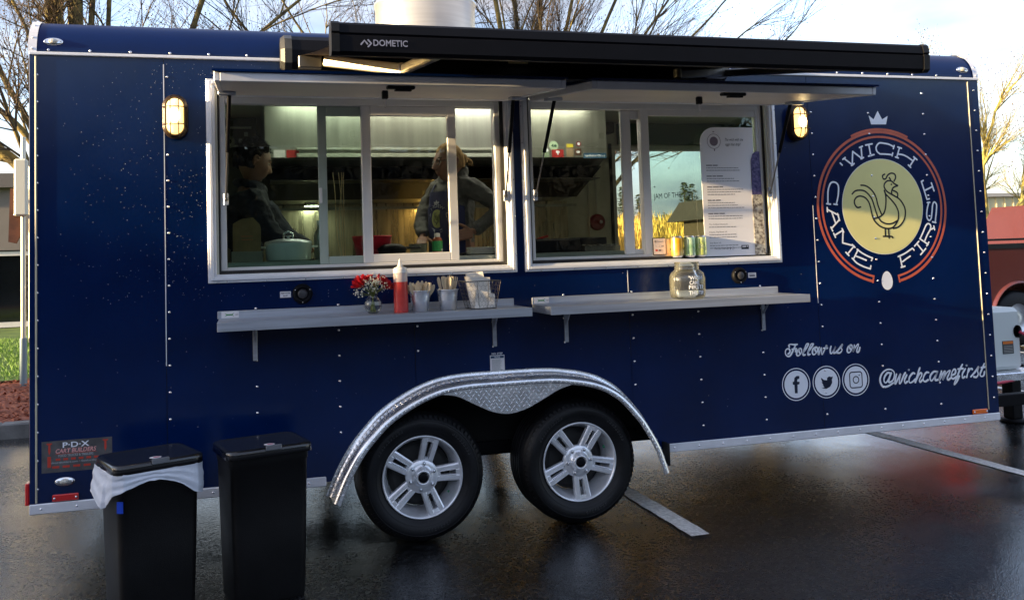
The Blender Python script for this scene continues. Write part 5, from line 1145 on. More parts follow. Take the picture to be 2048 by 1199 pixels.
# --- two tin buckets with wooden cutlery
TIN = mat('galvanised_tin', (.78, .80, .83), .27, .85, var=.12, vscale=6, aniso=(1, 1, .3)); WOOD = mat('pale_birch_cutlery', (.62, .50, .33), .6, var=.12, vscale=30, aniso=(1, 1, .2))
def bucket(cx, label):
    c = Vector((cx, -.17, SZ)); t = thing('tin_bucket', c, label, 'bucket', 'tin buckets on the left shelf')
    MB().lathe([(0, .003), (.038, .003), (.0385, 0), (.0405, 0), (.046, .050), (.0475, .052), (.0465, .055), (.0475, .058), (.0488, .060), (.0475, .063), (.0485, .066), (.0495, .068), (.0490, .071), (.0535, .100), (.0565, .102), (.0565, .105), (.0535, .105), (.0525, .100), (.040, .006), (0, .006)], c, 'Z', 40).build('pail', TIN, t)
    return c
c1 = bucket(1.204, 'small ribbed tin bucket of wooden spoons, right beside the ketchup bottle'); c2 = bucket(1.347, 'small ribbed tin bucket of upright wooden forks, beside the wire napkin basket')
def spoon_mesh(kind):
    m = MB(); L = .152
    out = []
    for k in range(15):
        u = k/14
        if kind == 'spoon': w = .0042 if u < .62 else .0042+.0078*math.sin((u-.62)/.38*math.pi)**.7*(1 if u < .98 else .6)
        elif kind == 'knife': w = .0042+.0035*min(1, max(0, (u-.55)*4)) if u < .97 else .004
        else: w = .0042+.0070*min(1, max(0, (u-.58)*4.5))
        out.append((w, u*L))
    pts = [(-w, z) for w, z in out]+[(w, z) for w, z in reversed(out)]
    if kind == 'fork':
        pts = [(-w, z) for w, z in out[:-1]]+[(-.0105, .150), (-.0072, .153), (-.0060, .132), (-.0030, .132), (-.0024, .154), (.0024, .154), (.0030, .132), (.0060, .132), (.0072, .153), (.0105, .150)]+[(w, z) for w, z in reversed(out[:-1])]
    m.prism(pts, -.0007, .0007); return m
protos = {}
for kd in ('spoon', 'fork', 'knife'):
    o = spoon_mesh(kd).build('wooden_'+kd, WOOD, loc=(0, 0, 0)); protos[kd] = o.data; bpy.data.objects.remove(o)
def fill(c, kd, n, lab, cat, grp, spread, seed, sc=1.0):
    r2 = random.Random(seed)
    for k in range(n):
        a = r2.uniform(0, 6.28); q = math.sqrt(r2.random()); x = .038*q*math.cos(a); y = .034*q*math.sin(a)
        o = bpy.data.objects.new('wooden_'+kd, protos[kd]); COL.objects.link(o)
        tx = x/.038*spread+r2.gauss(0, .05); ty = y/.034*spread*.8
        o.matrix_world = Matrix.Translation((c.x+x*.55, c.y+y*.55, c.z+.008)) @ Matrix.Rotation(tx, 4, 'Y') @ Matrix.Rotation(-ty, 4, 'X') @ Matrix.Rotation(r2.uniform(-.9, .9), 4, 'Z') @ Matrix.Diagonal((sc, sc, sc*r2.uniform(.93, 1.03), 1))
        tag(o, lab, cat, grp)
fill(c1, 'spoon', 26, 'flat pale wooden spoon standing in the tin bucket next to the ketchup', 'wooden spoon', 'wooden spoons in the first bucket', .42, 3, .93)
fill(c2, 'fork', 14, 'pale wooden fork upright in the tin bucket next to the napkins', 'wooden fork', 'wooden forks in the second bucket', .20, 5, 1.05)
fill(c2, 'knife', 9, 'narrow pale wooden knife upright among the forks in the second bucket', 'wooden knife', 'wooden knives in the second bucket', .20, 6, 1.05)

# --- wire basket with napkins
WIREM = mat('dark_chicken_wire', (.10, .09, .08), .4, .7)
BX0, BX1, BW0, BW1, BY0, BY1, BH = 1.452, 1.582, 1.420, 1.606, -.235, -.115, .138
t = thing('wire_basket', (1.51, -.175, SZ), 'small chicken wire basket holding white napkins on the left shelf', 'basket')
def bpt(u, v, side):
    x0, x1 = BX0+(BW0-BX0)*v, BX1+(BW1-BX1)*v; y0, y1 = BY0-.015*v, BY1+.012*v; z = SZ+.003+BH*v
    return {'f': (x0+(x1-x0)*u, y0, z), 'b': (x0+(x1-x0)*u, y1, z), 'l': (x0, y0+(y1-y0)*u, z), 'r': (x1, y0+(y1-y0)*u, z)}[side]
m = MB()
for v, r in ((0, .0016), (1, .0024)): m.tube([bpt(0, v, 'f'), bpt(1, v, 'f'), bpt(1, v, 'r'), bpt(1, v, 'b'), bpt(0, v, 'b'), bpt(0, v, 'f')], r, 6)
for sd, us in (('f', (0, .33, .66, 1)), ('b', (0, .33, .66, 1)), ('l', (.5,)), ('r', (.5,))):
    for u in us: m.tube([bpt(u, 0, sd), bpt(u, 1, sd)], .0013, 5)
m.build('basket_frame', WIREM, t)
m = MB()
for sd, nu in (('f', 8), ('b', 8), ('l', 5), ('r', 5)):
    nv = 7
    for j in range(nv):
        for i in range(nu+1):
            u = (i+(.5 if j % 2 else 0))/nu
            if u > 1: continue
            v0 = j/nv; v1 = (j+.55)/nv; v2 = (j+1)/nv
            m.tube([bpt(u, v0, sd), bpt(u, v1, sd)], .0006, 3, caps=False)
            for du in (-.5/nu, .5/nu):
                if 0 <= u+du <= 1: m.tube([bpt(u, v1, sd), bpt(u+du, v2, sd)], .0006, 3, caps=False)
m.build('hex_mesh', WIREM, t, kind='stuff', fix=False)
NAP = mat('white_napkin', (.74, .70, .64), .8, bump=.3, bscale=30, var=.04)
def napkin(pts, y0, y1, label, sd):
    r2 = random.Random(sd); m = MB(); A, B, C_, D = [Vector((p[0], 0, p[1])) for p in pts]
    for yy in (y0, (y0+y1)/2, y1):
        m.grid(lambda u, v: (lambda p: (p.x, yy+.006*math.sin(u*5+v*3+sd)+.004*math.sin(v*9+sd), p.z))((A*(1-u)+B*u)*(1-v)+(D*(1-u)+C_*u)*v), 12, 12)
    m.grid(lambda u, v: (lambda p: (p.x, y0+(y1-y0)*v+.006*math.sin(5*u+3+sd)+.004*math.sin(9+sd), p.z))(D*(1-u)+C_*u), 12, 3)
    o = m.build('napkin', NAP, label=label, cat='napkin', group='white napkins in the wire basket', loc=((A+C_)/2+Vector((0, y0, 0))), fix=False); return o
napkin([(1.462, SZ+.006), (1.565, SZ+.006), (1.560, SZ+.158), (1.430, SZ+.165)], -.215, -.195, 'front folded white napkin leaning left in the wire basket', 1)
napkin([(1.468, SZ+.008), (1.570, SZ+.008), (1.528, SZ+.188), (1.441, SZ+.180)], -.190, -.165, 'tallest folded white napkin rising above the basket rim', 2)
napkin([(1.470, SZ+.006), (1.578, SZ+.006), (1.576, SZ+.075), (1.480, SZ+.10)], -.228, -.220, 'low crumpled white napkin at the front right of the wire basket', 4)

# --- tip jar
def jar_mat():
    m = glass_pane('jar_glass', (.97, .98, .94)); n, l = m.node_tree.nodes, m.node_tree.links
    o = n['Material Output']; old = o.inputs[0].links[0].from_socket
    d = n.new('ShaderNodeBsdfTranslucent'); d.inputs[0].default_value = (.85, .83, .70, 1); d2 = n.new('ShaderNodeBsdfDiffuse'); d2.inputs[0].default_value = (.8, .8, .72, 1)
    a = n.new('ShaderNodeAddShader'); l.new(d.outputs[0], a.inputs[0]); l.new(d2.outputs[0], a.inputs[1])
    x = n.new('ShaderNodeMixShader'); x.inputs[0].default_value = .018; l.new(old, x.inputs[1]); l.new(a.outputs[0], x.inputs[2]); l.new(x.outputs[0], o.inputs[0]); return m
c = Vector((2.687, -.18, SZ)); t = thing('tip_jar', c, 'large empty glass tip jar with white hand lettering on the right shelf', 'jar')
MB().lathe([(0, .004), (.085, .004), (.094, .010), (.0985, .03), (.0985, .115), (.092, .138), (.078, .150), (.069, .156), (.067, .160), (.070, .163), (.067, .168), (.067, .176), (.070, .179), (.067, .183), (.067, .195), (.069, .198), (.066, .199), (.063, .198), (.063, .160), (.075, .147), (.088, .136), (.0945, .113), (.0945, .032), (.090, .014), (.083, .0095), (0, .0095)], c, 'Z', 48, sy=.86).build('glass', jar_mat(), t)
for i, (s_, w, z) in enumerate((("'WICH", .080, .105), ('CAME', .058, .080), ('FIRST?', .088, .056), ('THE TIP.', .096, .026))):
    o = text('jar_lettering', s_, c.x-.022-w*.15, c.z+z, 0, .019, DECALW, t, width=w, bold=.02)
    for v in o.data.vertices:
        x = v.co.x; v.co.y = -.0985*.86*math.sqrt(max(0, 1-(x/.0985)**2))-.0008

# --- menu board, card sign and drink cans on the sill of the right window
M0 = (2.925, 1.437); def_w = .345
t = thing('menu_board', (3.1, .028, 1.437), 'tall white printed menu with rounded upper left corner, in the right window', 'menu')
pts = [(2.925, 1.437), (3.270, 1.437), (3.272, 2.188)]+[(3.02+.098*math.cos(R(a))*1.0-0, 2.095+.093*math.sin(R(a))) for a in range(90, 181, 10)]
MB().prism(pts, .026, .029).build('board', mat('menu_paper', (.88, .86, .88), .5), t)
MB().prism([(3.250, 1.437), (3.318, 1.437), (3.312, 1.79), (3.247, 1.79)], .0225, .0245).build('patterned_strip_lower', mat('brown_print_pattern', (.10, .07, .055), .6, col2=(.66, .62, .52), vscale=65), t)
MB().prism([(3.247, 1.79), (3.312, 1.79), (3.308, 2.045), (3.285, 2.045), (3.262, 2.03), (3.250, 1.995)], .0225, .0245).build('patterned_strip', mat('purple_print_pattern', (.015, .012, .10), .5, col2=(.15, .12, .28), vscale=60), t)
GREYT = mat('menu_text_grey', (.17, .16, .18), .6); MT = mat('menu_mark_mauve', (.20, .15, .19), .6)
g = MB(); g.ring(3.012, 2.105, .0415, .044, .0255).disc(3.012, 2.105, .027, .0255); g.disc(3.014, 2.054, .004, .0253, .006); g.prism([(3.007, 2.158), (3.005, 2.164), (3.009, 2.161), (3.012, 2.166), (3.015, 2.161), (3.019, 2.164), (3.017, 2.158)], .0247, .0253); g.build('menu_mark', MT, t, fix=False)
text('menu_heading', 'The wich with the', 3.085, 2.108, .0248, .016, DECALK, t, width=.120, shear=.35); text('menu_heading', 'eggs that drip!', 3.087, 2.080, .0248, .016, DECALK, t, width=.100, shear=.35)
z = 1.965
for hd, nl in ((None, 2), (None, 2), (None, 3), (None, 3), (None, 2), ('The Grilled Cheese 8', 1), ('Classic Pig Bowl 10', 2), ('Side Bowl 10', 2)):
    x = 2.955
    if hd: text('menu_item', hd, x, z-.004, .0250, .0085, GREYT, t, width=.006*len(hd))
    else:
        g = MB(); xx = x
        for w in range(random.randint(2, 4)): ww = random.uniform(.015, .04); g.box(xx, xx+ww, .0250, .0258, z-.004, z+.002); xx += ww+.005
        g.build('menu_text', GREYT, t)
    g = MB()
    for k in range(nl):
        z -= .0145; xx = x; end = x+random.uniform(.17, .24)
        while xx < end: ww = random.uniform(.006, .022); g.box(xx, min(xx+ww, end), .0252, .0258, z-.003, z+.0005); xx += ww+.003
    g.build('menu_lines', GREYT, t, kind='stuff'); z -= .034 if nl > 1 else .030
text('menu_footer', 'Find Our Food On', 2.985, 1.475, .0250, .012, GREYT, t, width=.085, shear=.3)
MB().box(3.085, 3.089, .0250, .0258, 1.472, 1.487).box(3.082, 3.092, .0250, .0258, 1.481, 1.484).ring(3.070, 1.480, .005, .0065, .0256).ring(3.104, 1.480, .006, .0075, .0256).build('menu_icons', GREYT, t, fix=False)
g = MB(); g.box(3.160, 3.208, .0250, .0258, 1.473, 1.496); g.build('truck_icon', DECALK, t); MB().box(3.165, 3.190, .0240, .0249, 1.483, 1.492).box(3.195, 3.204, .0240, .0249, 1.485, 1.492).build('icon_windows', WHITEPAPER, t)

t = thing('card_sign', (2.643, .04, 1.46), 'small white card reader sign leaning in the right window beside the cans', 'sign')
MB().box(2.607, 2.681, .040, .046, 1.458, 1.548).build('card', mat('pinkish_card', (.70, .60, .56), .5), t)
MB().box(2.604, 2.684, .0405, .047, 1.454, 1.552).build('card_edge', GASKET, t)
g = MB(); g.ribbon([(2.614, 1.536), (2.623, 1.536), (2.623, 1.527), (2.614, 1.527), (2.614, 1.536)], .0026, .0398); g.box(2.617, 2.620, .039, .0396, 1.530, 1.533); g.build('card_logo', DECALK, t, fix=False)
text('card_lettering', 'Square', 2.629, 1.527, .0393, .0095, GREYT, t, width=.040)
g = MB(); g.box(2.617, 2.624, .0390, .0398, 1.503, 1.505); g.box(2.640, 2.642, .0390, .0398, 1.502, 1.507); g.box(2.654, 2.669, .0390, .0398, 1.502, 1.506); g.box(2.638, 2.650, .0390, .0398, 1.476, 1.487); g.build('card_print', GREYT, t)
MB().box(2.616, 2.630, .0390, .0398, 1.476, 1.486).build('card_print_red', mat('print_red', (.50, .045, .025), .5), t)
t = thing('card_reader_box', (2.70, .05, 1.46), 'second small pinkish card box tucked behind the orange can', 'box')
MB().bbox(2.688, 2.712, .046, .064, 1.455, 1.545, .002).build('box_body', mat('pinkish_card', (.70, .60, .56), .5), t)
def can(cx, col, label, deco):
    c = Vector((cx, .010, 1.437)); t = thing('drink_can', c, label, 'drink can', 'drink cans on the window sill')
    MB().lathe([(.024, .0), (.0325, .010), (.033, .013), (.033, .108), (.0325, .111)], c, 'Z', 32).build('can_body', col, t)
    MB().lathe([(0, .004), (.022, .003), (.024, 0), (.026, .001), (.0325, .010)], c, 'Z', 32).build('can_base', ALU, t)
    MB().lathe([(.0325, .111), (.027, .119), (.0268, .122), (.025, .1215), (.0245, .118), (0, .118)], c, 'Z', 32).build('can_lid', ALU, t)
    g = MB()
    for s_ in deco:
        P = [(c.x+.0333*math.sin(a), c.y-.0333*math.cos(a), c.z+h) for a, h in s_]; g.tube(P, .0011, 4)
    if deco: g.build('can_print', mat('can_print_dark', (.03, .09, .06), .4), t)
can(2.736, mat('orange_can', (.85, .42, .02), .3, .5, col2=(.80, .62, .30), vscale=14), 'orange and yellow drink can, leftmost of the three on the sill', [])
can(2.817, mat('green_can', (.30, .55, .30), .3, .5, col2=(.70, .80, .62), vscale=22), 'green and white drink can, middle of the three on the sill', [[(.3+.25*math.sin(k), .03+k*.007) for k in range(8)]])
can(2.886, mat('lime_can', (.50, .62, .12), .3, .5, col2=(.72, .78, .45), vscale=34), 'lime drink can with dark scribbles, rightmost of the three by the menu', [[(.4*math.sin(k*1.7), .03+k*.009) for k in range(8)], [(-.5+.2*math.sin(k*2.3), .05+k*.006) for k in range(6)]])

# --- things on the inner counter
CZ0 = 1.4875
def lathe_thing(name, label, cat, x, y, prof, m, n=28, group=None, part='body', z=CZ0):
    t = thing(name, (x, y, z), label, cat, group); MB().lathe(prof, (x, y, z), 'Z', n).build(part, m, t); return t
t = lathe_thing('cooking_pot', 'round white lidded cooking pot on the counter inside the left window', 'pot', .585, .28, [(0, 0), (.105, 0), (.118, .006), (.123, .085), (.127, .092), (.122, .095), (0, .095)], mat('white_enamel', (.66, .74, .74), .25, coat=.5), part='pot_body')
MB().lathe([(.126, .095), (.120, .103), (.06, .116), (.025, .118), (0, .118)], t.location, 'Z', 28).build('lid', STEEL, t)
MB().lathe([(.008, .116), (.007, .128), (.022, .133), (.0, .135)], t.location, 'Z', 16).build('lid_knob', CHROME, t); MB().tube([(.560, .28, CZ0+.118), (.562, .28, CZ0+.145), (.585, .28, CZ0+.158), (.608, .28, CZ0+.145), (.610, .28, CZ0+.118)], .005, 8).build('lid_handle', CHROME, t)
for s_ in (-1, 1): MB().tube([(.585+s_*.12, .25, CZ0+.072), (.585+s_*.15, .255, CZ0+.074), (.585+s_*.15, .305, CZ0+.074), (.585+s_*.12, .31, CZ0+.072)], .006, 6).build('side_handle', mat('white_enamel', (.66, .74, .74), .25), t)
t = thing('paper_bag', (.37, .27, CZ0), 'brown paper bag with a folded top standing on the counter, left window', 'bag')
rr = random.Random(4)
MB().prism([(.298, CZ0), (.440, CZ0), (.442, CZ0+.17), (.436, CZ0+.195), (.402, CZ0+.232), (.345, CZ0+.225), (.300, CZ0+.20)], .21, .33).build('bag_body', mat('kraft_paper', (.20, .13, .055), .8, bump=.5, bscale=18, var=.2, vscale=12), t)
MB().box(.292, .448, .20, .34, CZ0, CZ0+.055).build('clear_wrap', mat('cloudy_plastic', (.35, .34, .28), .3, trans=.5), t)
for k in range(2): MB().box(.34+.004*k, .40, .2085, .2095, CZ0+.132-.018*k, CZ0+.136-.018*k).build('bag_print', mat('bag_print_rust', (.35, .10, .03), .6), t)
t = thing('bread_box', (.22, .27, CZ0), 'low wooden box beside the paper bag at the window edge', 'box'); MB().bbox(.17, .285, .20, .33, CZ0, CZ0+.075, .006).build('box_body', mat('dark_wood_box', (.12, .075, .035), .6), t)
t = lathe_thing('steel_bottle', 'narrow steel bottle with a pale cap between the pot and the sash', 'bottle', .752, .30, [(0, 0), (.030, 0), (.031, .12), (.024, .15), (.012, .175), (.012, .19)], STEELIN, part='bottle_body'); MB().lathe([(.014, .186), (.014, .212), (0, .214)], t.location, 'Z', 16).build('cap', VINYL, t)
t = lathe_thing('red_bucket', 'bright red plastic bucket on the counter behind the middle window post', 'bucket', 1.045, .36, [(0, 0), (.088, 0), (.106, .115), (.112, .118), (.111, .124), (.103, .120), (.085, .006), (0, .006)], mat('red_plastic', (.50, .008, .03), .4), part='pail')
MB().tube([(1.155, .36, CZ0+.11), (1.13, .27, CZ0+.06), (1.06, .255, CZ0+.04), (.96, .28, CZ0+.06), (.938, .36, CZ0+.11)], .0025, 6).build('handle', mat('red_plastic', (.50, .008, .03), .4), t)
t = thing('black_fryer_pan', (1.15, .25, CZ0), 'black lidded pan on the counter in front of the red bucket', 'pan'); MB().lathe([(0, 0), (.065, 0), (.080, .045), (.082, .05), (.05, .072), (0, .078)], (1.14, .25, CZ0), 'Z', 28).build('pan_body', BLACKG, t); MB().bbox(1.21, 1.30, .24, .26, CZ0+.045, CZ0+.058, .004).build('handle', BLACK, t)
t = lathe_thing('clear_tub', 'clear plastic tub left of the green-labelled bottle', 'tub', 1.300, .32, [(0, 0), (.042, 0), (.052, .070), (.055, .072), (.050, .072), (.040, .004), (0, .004)], mat('cloudy_plastic', (.35, .34, .28), .3, trans=.5), part='tub')
t = thing('sauce_bottle', (1.392, .24, CZ0), 'amber squeeze bottle with a green label and white cap inside the left window', 'bottle'); c = Vector((1.392, .24, CZ0))
MB().lathe([(0, 0), (.027, 0), (.029, .005), (.029, .085), (.024, .100), (.013, .106), (.013, .110)], c, 'Z', 28).build('bottle_body', mat('amber_sauce', (.30, .06, .02), .2, coat=.5), t)
MB().lathe([(.0295, .028), (.0297, .030), (.0297, .082), (.0295, .084)], c, 'Z', 28).build('label', mat('green_label', (.02, .28, .07), .5, col2=(.04, .36, .10), vscale=60), t); MB().lathe([(.0298, .028), (.0299, .040)], c, 'Z', 28, a0=-.9, a1=.1).build('label_corner', WHITEPAPER, t)
MB().lathe([(.016, .106), (.016, .124), (.012, .128), (0, .129)], c, 'Z', 20).build('cap', VINYL, t)
PL = mat('white_plate', (.6, .6, .55), .3)
for k in range(5):
    o = MB().lathe([(0, .002), (.05, .002), (.085, .010), (.085, .012), (.05, .006), (0, .006)], (1.66, .30, CZ0+k*.008), 'Z', 28).build('plate', PL, label=['bottom', 'second', 'third', 'fourth', 'top'][k]+' plate of the pale stack at the right of the left window', cat='plate', group='stacked plates', loc=(1.66, .30, CZ0+k*.008))
t = thing('oven_tray', (2.12, .30, CZ0), 'wide black oven tray on the counter inside the right window', 'tray'); MB().bbox(1.86, 2.22, .17, .40, CZ0, CZ0+.080, .012).build('tray_body', BLACKG, t)
t = thing('foil_tray', (2.35, .28, CZ0), 'crinkled foil tray next to the black oven tray', 'tray'); MB().grid(lambda u, v: (2.24+.22*u, .17+.2*v, CZ0+.035+.012*noise.noise((u*9, v*9, 0))), 16, 12).box(2.24, 2.46, .17, .37, CZ0, CZ0+.03).build('foil', mat('dull_foil', (.20, .20, .17), .25, .9), t)
MB().bbox(2.24, 2.47, .38, .41, CZ0, CZ0+.085, .004).build('tray_back', BLACKG, t)
t = thing('spice_tub', (2.56, 2.0, 1.50), 'small tub with a green lid and red body near the range', 'tub'); MB().lathe([(0, 0), (.06, 0), (.062, .05)], (2.70, 1.95, 1.48), 'Z', 24).build('tub_body', mat('red_plastic', (.50, .008, .03), .4), t); MB().lathe([(.062, .05), (.058, .085), (.05, .10), (0, .10)], (2.70, 1.95, 1.48), 'Z', 24).build('lid', mat('green_lid', (.02, .20, .07), .5), t)
t = thing('cutting_board', (2.98, 1.95, 1.50), 'yellow chopping board lying by the range below the fire bell', 'board'); MB().bbox(2.80, 3.12, 1.85, 2.1, 1.50, 1.515, .004, Matrix.Translation((2.95, 2, 1.5)) @ Matrix.Rotation(R(-9), 4, 'Y') @ Matrix.Translation((-2.95, -2, -1.49))).build('board_body', mat('yellow_board', (.55, .33, .04), .5), t)
MB().bbox(2.72, 3.3, 1.8, 2.42, .62, 1.48, .006).build('side_table', STEELIN, T)
for k, (x, zz) in enumerate(((2.28, 1.63), (2.50, 1.63))):
    t = thing('red_handled_pan', (x, 1.95, 1.50), ['frying pan with a red handle on the burner, left', 'frying pan with a red handle on the burner, right'][k], 'frying pan', 'frying pans on the range')
    MB().lathe([(0, 0), (.08, 0), (.10, .05), (.097, .05), (.078, .004), (0, .004)], (x-.1, 1.98, 1.485), 'Z', 24).build('pan_body', BLACKG, t); MB().tube([(x, 1.95, 1.53), (x+.06, 1.9, 1.60), (x+.13, 1.86, 1.62)], .009, 8).build('handle', mat('red_plastic', (.50, .008, .03), .4), t)
# loose pale cords hanging inside the left window
for k, (dx, bend) in enumerate(((0, .012), (.030, .02), (.040, -.008), (.058, .004))):
    P = [(.812+dx+bend*math.sin(u*5+k)*(1-u)+(.035-dx*.6)*u**2, .125+.004*k, 1.945-.45*u) for u in [q/12 for q in range(13)]]
    o = MB().tube(P, .0022, 5).build('cord', mat('pale_cord', (.62, .42, .25), .6), label=['leftmost thin pale cord hanging behind the green-tinted sash', 'wavy second cord of the four behind the green-tinted sash', 'third thin pale cord behind the green-tinted sash', 'rightmost thin pale cord behind the green-tinted sash'][k], cat='cord', group='cords hanging in the left window')

# ================================================================ TWO TRASH BINS
def bin_(cx, cy, ang, L, D, H, label, latch_x, sticker_d=0, blue=False):
    """cx,cy = front left corner on the ground plan, ang = direction of the front"""
    ca, sa = math.cos(ang), math.sin(ang); Mt = Matrix(((ca, -sa, 0, cx), (sa, ca, 0, cy), (0, 0, 1, 0), (0, 0, 0, 1)))
    t = thing('trash_bin', (cx+ca*L/2-sa*D/2, cy+sa*L/2+ca*D/2, 0), label, 'trash bin', 'black trash bins in front of the trailer')
    def rr_(x0, x1, y0, y1, r, k=5):
        P = []
        for (x, y, a0) in ((x1-r, y1-r, 0), (x0+r, y1-r, 90), (x0+r, y0+r, 180), (x1-r, y0+r, 270)):
            for j in range(k): a = R(a0+90*j/(k-1)); P.append((x+r*math.cos(a), y+r*math.sin(a)))
        return P
    def loft(levels, name, m, parent=t, capt=True):
        g = MB(); n = None
        vs = []; 
        for (z, ins, r) in levels:
            P = rr_(ins, L-ins, ins, D-ins, r); n = len(P); vs += [Mt @ Vector((a, b, z)) for a, b in P]
        g.add(vs, [(i*n+k, i*n+(k+1) % n, (i+1)*n+(k+1) % n, (i+1)*n+k) for i in range(len(levels)-1) for k in range(n)], True)
        if capt: g.add(vs[-n:], [tuple(range(n))]); g.add(vs[:n], [tuple(range(n))])
        o = g.build(name, m, parent); return o
    loft([(0, .030, .03), (.012, .024, .035), (H*.5, .015, .038), (H-.075, .009, .040), (H-.070, .005, .042), (H-.03, .004, .042)], 'bin_body', BLACK)
    lid = loft([(H-.040, -.004, .045), (H-.038, -.010, .048), (H-.008, -.009, .048), (H-.002, -.003, .045), (H, .010, .04), (H-.003, .022, .035)], 'lid', mat('glossy_black_lid', (.006, .006, .007), .2, coat=.4))
    MB().bbox(latch_x-.035, latch_x+.035, -.018, -.008, H-.012, H+.010, .003, Mt).build('latch', mat('grey_latch', (.20, .21, .23), .3, .4), lid)
    g = MB(); P = [Mt @ Vector((latch_x+.000+.024*math.cos(a), .055+.020*math.sin(a), H+.0008)) for a in [2*math.pi*k/28 for k in range(28)]]; g.add(P, [tuple(range(28))]); g.build('lid_sticker', WHITEPAPER, lid, fix=False)
    g = MB(); P = [Mt @ Vector((latch_x+.004+.015*math.cos(a), .055+.009*math.sin(a), H+.0014)) for a in [2*math.pi*k/16 for k in range(16)]]; g.add(P, [tuple(range(16))]); g.build('sticker_print', mat('sticker_mauve', (.45, .05, .12), .5), lid, fix=False)
    if blue: MB().box(-.013, .013, -.0025, .001, H-.190, H-.145, Mt @ Matrix.Translation((.0185, .0185, 0)) @ Matrix.Rotation(R(-45), 4, 'Z')).build('blue_sticker', mat('blue_label', (.005, .05, .45), .4), t)
    return Mt
H = .662
MtA = bin_(-.148, -.70, R(22.5), .350, .30, H, 'black slim trash bin with a white liner folded over its rim, leftmost', .17, blue=True)
bin_(.285, -.615, R(15), .358, .30, H, 'black slim trash bin without a liner, nearer the wheels', .185)
# liner hanging over bin A's rim
def liner():
    L, D = .350, .30; r2 = random.Random(6); g = MB()
    P = []
    def per(u):      # walk round the rim: right-back -> front right -> front left -> left back
        seg = [(L+.006, D*.55), (L+.006, .03), (L-.03, -.006), (.03, -.006), (-.006, .03), (-.006, D)]
        ls = [math.dist(a, b) for a, b in zip(seg, seg[1:])]; s_ = u*sum(ls)
        for (a, b), l_ in zip(zip(seg, seg[1:]), ls):
            if s_ <= l_: return (a[0]+(b[0]-a[0])*s_/l_, a[1]+(b[1]-a[1])*s_/l_)
            s_ -= l_
        return seg[-1]
    # hem height below rim as the photo shows: low at the left corner and right end, arched between
    hem = cr([(0, .10, 0), (.16, .115, 0), (.24, .105, 0), (.33, .06, 0), (.45, .034, 0), (.58, .055, 0), (.68, .085, 0), (.74, .115, 0), (.80, .135, 0), (.9, .12, 0), (1, .10, 0)], 6)
    def hz(u): 
        for a, b in zip(hem, hem[1:]):
            if a.x <= u <= b.x: return a.y+(b.y-a.y)*(u-a.x)/(b.x-a.x+1e-9)
        return hem[-1].y
    def fn(u, v):
        x, y = per(u); d = hz(u)*1.12; cxx, cyy = L/2, D/2; o = Vector((x-cxx, y-cyy)).normalized()
        k = .004+.004*v+.004*noise.noise((u*9, v*2.5, 1))+.0012*math.sin(u*47+v*4)*v+(.016*v if u < .1 or u > .78 else 0)
        z = H-.036-d*v+.003*noise.noise((u*30, v*6, 3))
        # horizontal tight folds
        k += .0013*math.sin(v*16+u*9)+.0010*noise.noise((u*50, v*18, 7))
        return MtA @ Vector((x+o.x*k, y+o.y*k, z))
    g.grid(fn, 110, 22)
    g.build('trash_liner', mat('white_bin_liner', (.62, .66, .74), .45, trans=.0, bump=.2, bscale=30), label='white plastic liner bunched over the rim of the left bin', cat='bin liner', loc=(0, -.5, .6), fix=False)
liner()
# ================================================================ PEOPLE
SKIN = mat('skin', (.20, .095, .058), .55, var=.08, vscale=14); LIP = mat('lips', (.28, .08, .06), .5)
def eval_mesh(o):
    dg = bpy.context.evaluated_depsgraph_get(); return bpy.data.meshes.new_from_object(o.evaluated_get(dg))
def skin_mesh(verts, edges, radii, root=0, sub=1):
    me = bpy.data.meshes.new('sk'); me.from_pydata(verts, edges, []); o = bpy.data.objects.new('sk', me); COL.objects.link(o)
    md = o.modifiers.new('s', 'SKIN'); md.use_smooth_shade = True
    for i, r in enumerate(radii): me.skin_vertices[0].data[i].radius = (r, r) if not isinstance(r, tuple) else r
    me.skin_vertices[0].data[root].use_root = True
    sb = o.modifiers.new('b', 'SUBSURF'); sb.levels = sub; sb.render_levels = sub
    bpy.context.view_layer.update(); out = eval_mesh(o); bpy.data.objects.remove(o)
    vs = [tuple(v.co) for v in out.vertices]; fs = [list(p.vertices) for p in out.polygons]; return vs, fs
def remesh(vs, fs, name, m, parent, vox, smooth=3):
    w = wloc(parent); me = bpy.data.meshes.new('r'); me.from_pydata(vs, [], fs); o = bpy.data.objects.new('r', me); COL.objects.link(o)
    md = o.modifiers.new('r', 'REMESH'); md.mode = 'VOXEL'; md.voxel_size = vox; md.use_smooth_shade = True
    s = o.modifiers.new('s', 'SMOOTH'); s.iterations = smooth; s.factor = .5
    bpy.context.view_layer.update(); out = eval_mesh(o); bpy.data.objects.remove(o)
    for v in out.vertices: v.co -= w
    out.materials.clear(); out.materials.append(m); out.name = name
    for p in out.polygons: p.use_smooth = True; p.material_index = 0
    o = bpy.data.objects.new(name, out); COL.objects.link(o); o.parent = parent; return o
def gauss(x, s): return math.exp(-(x/s)**2)
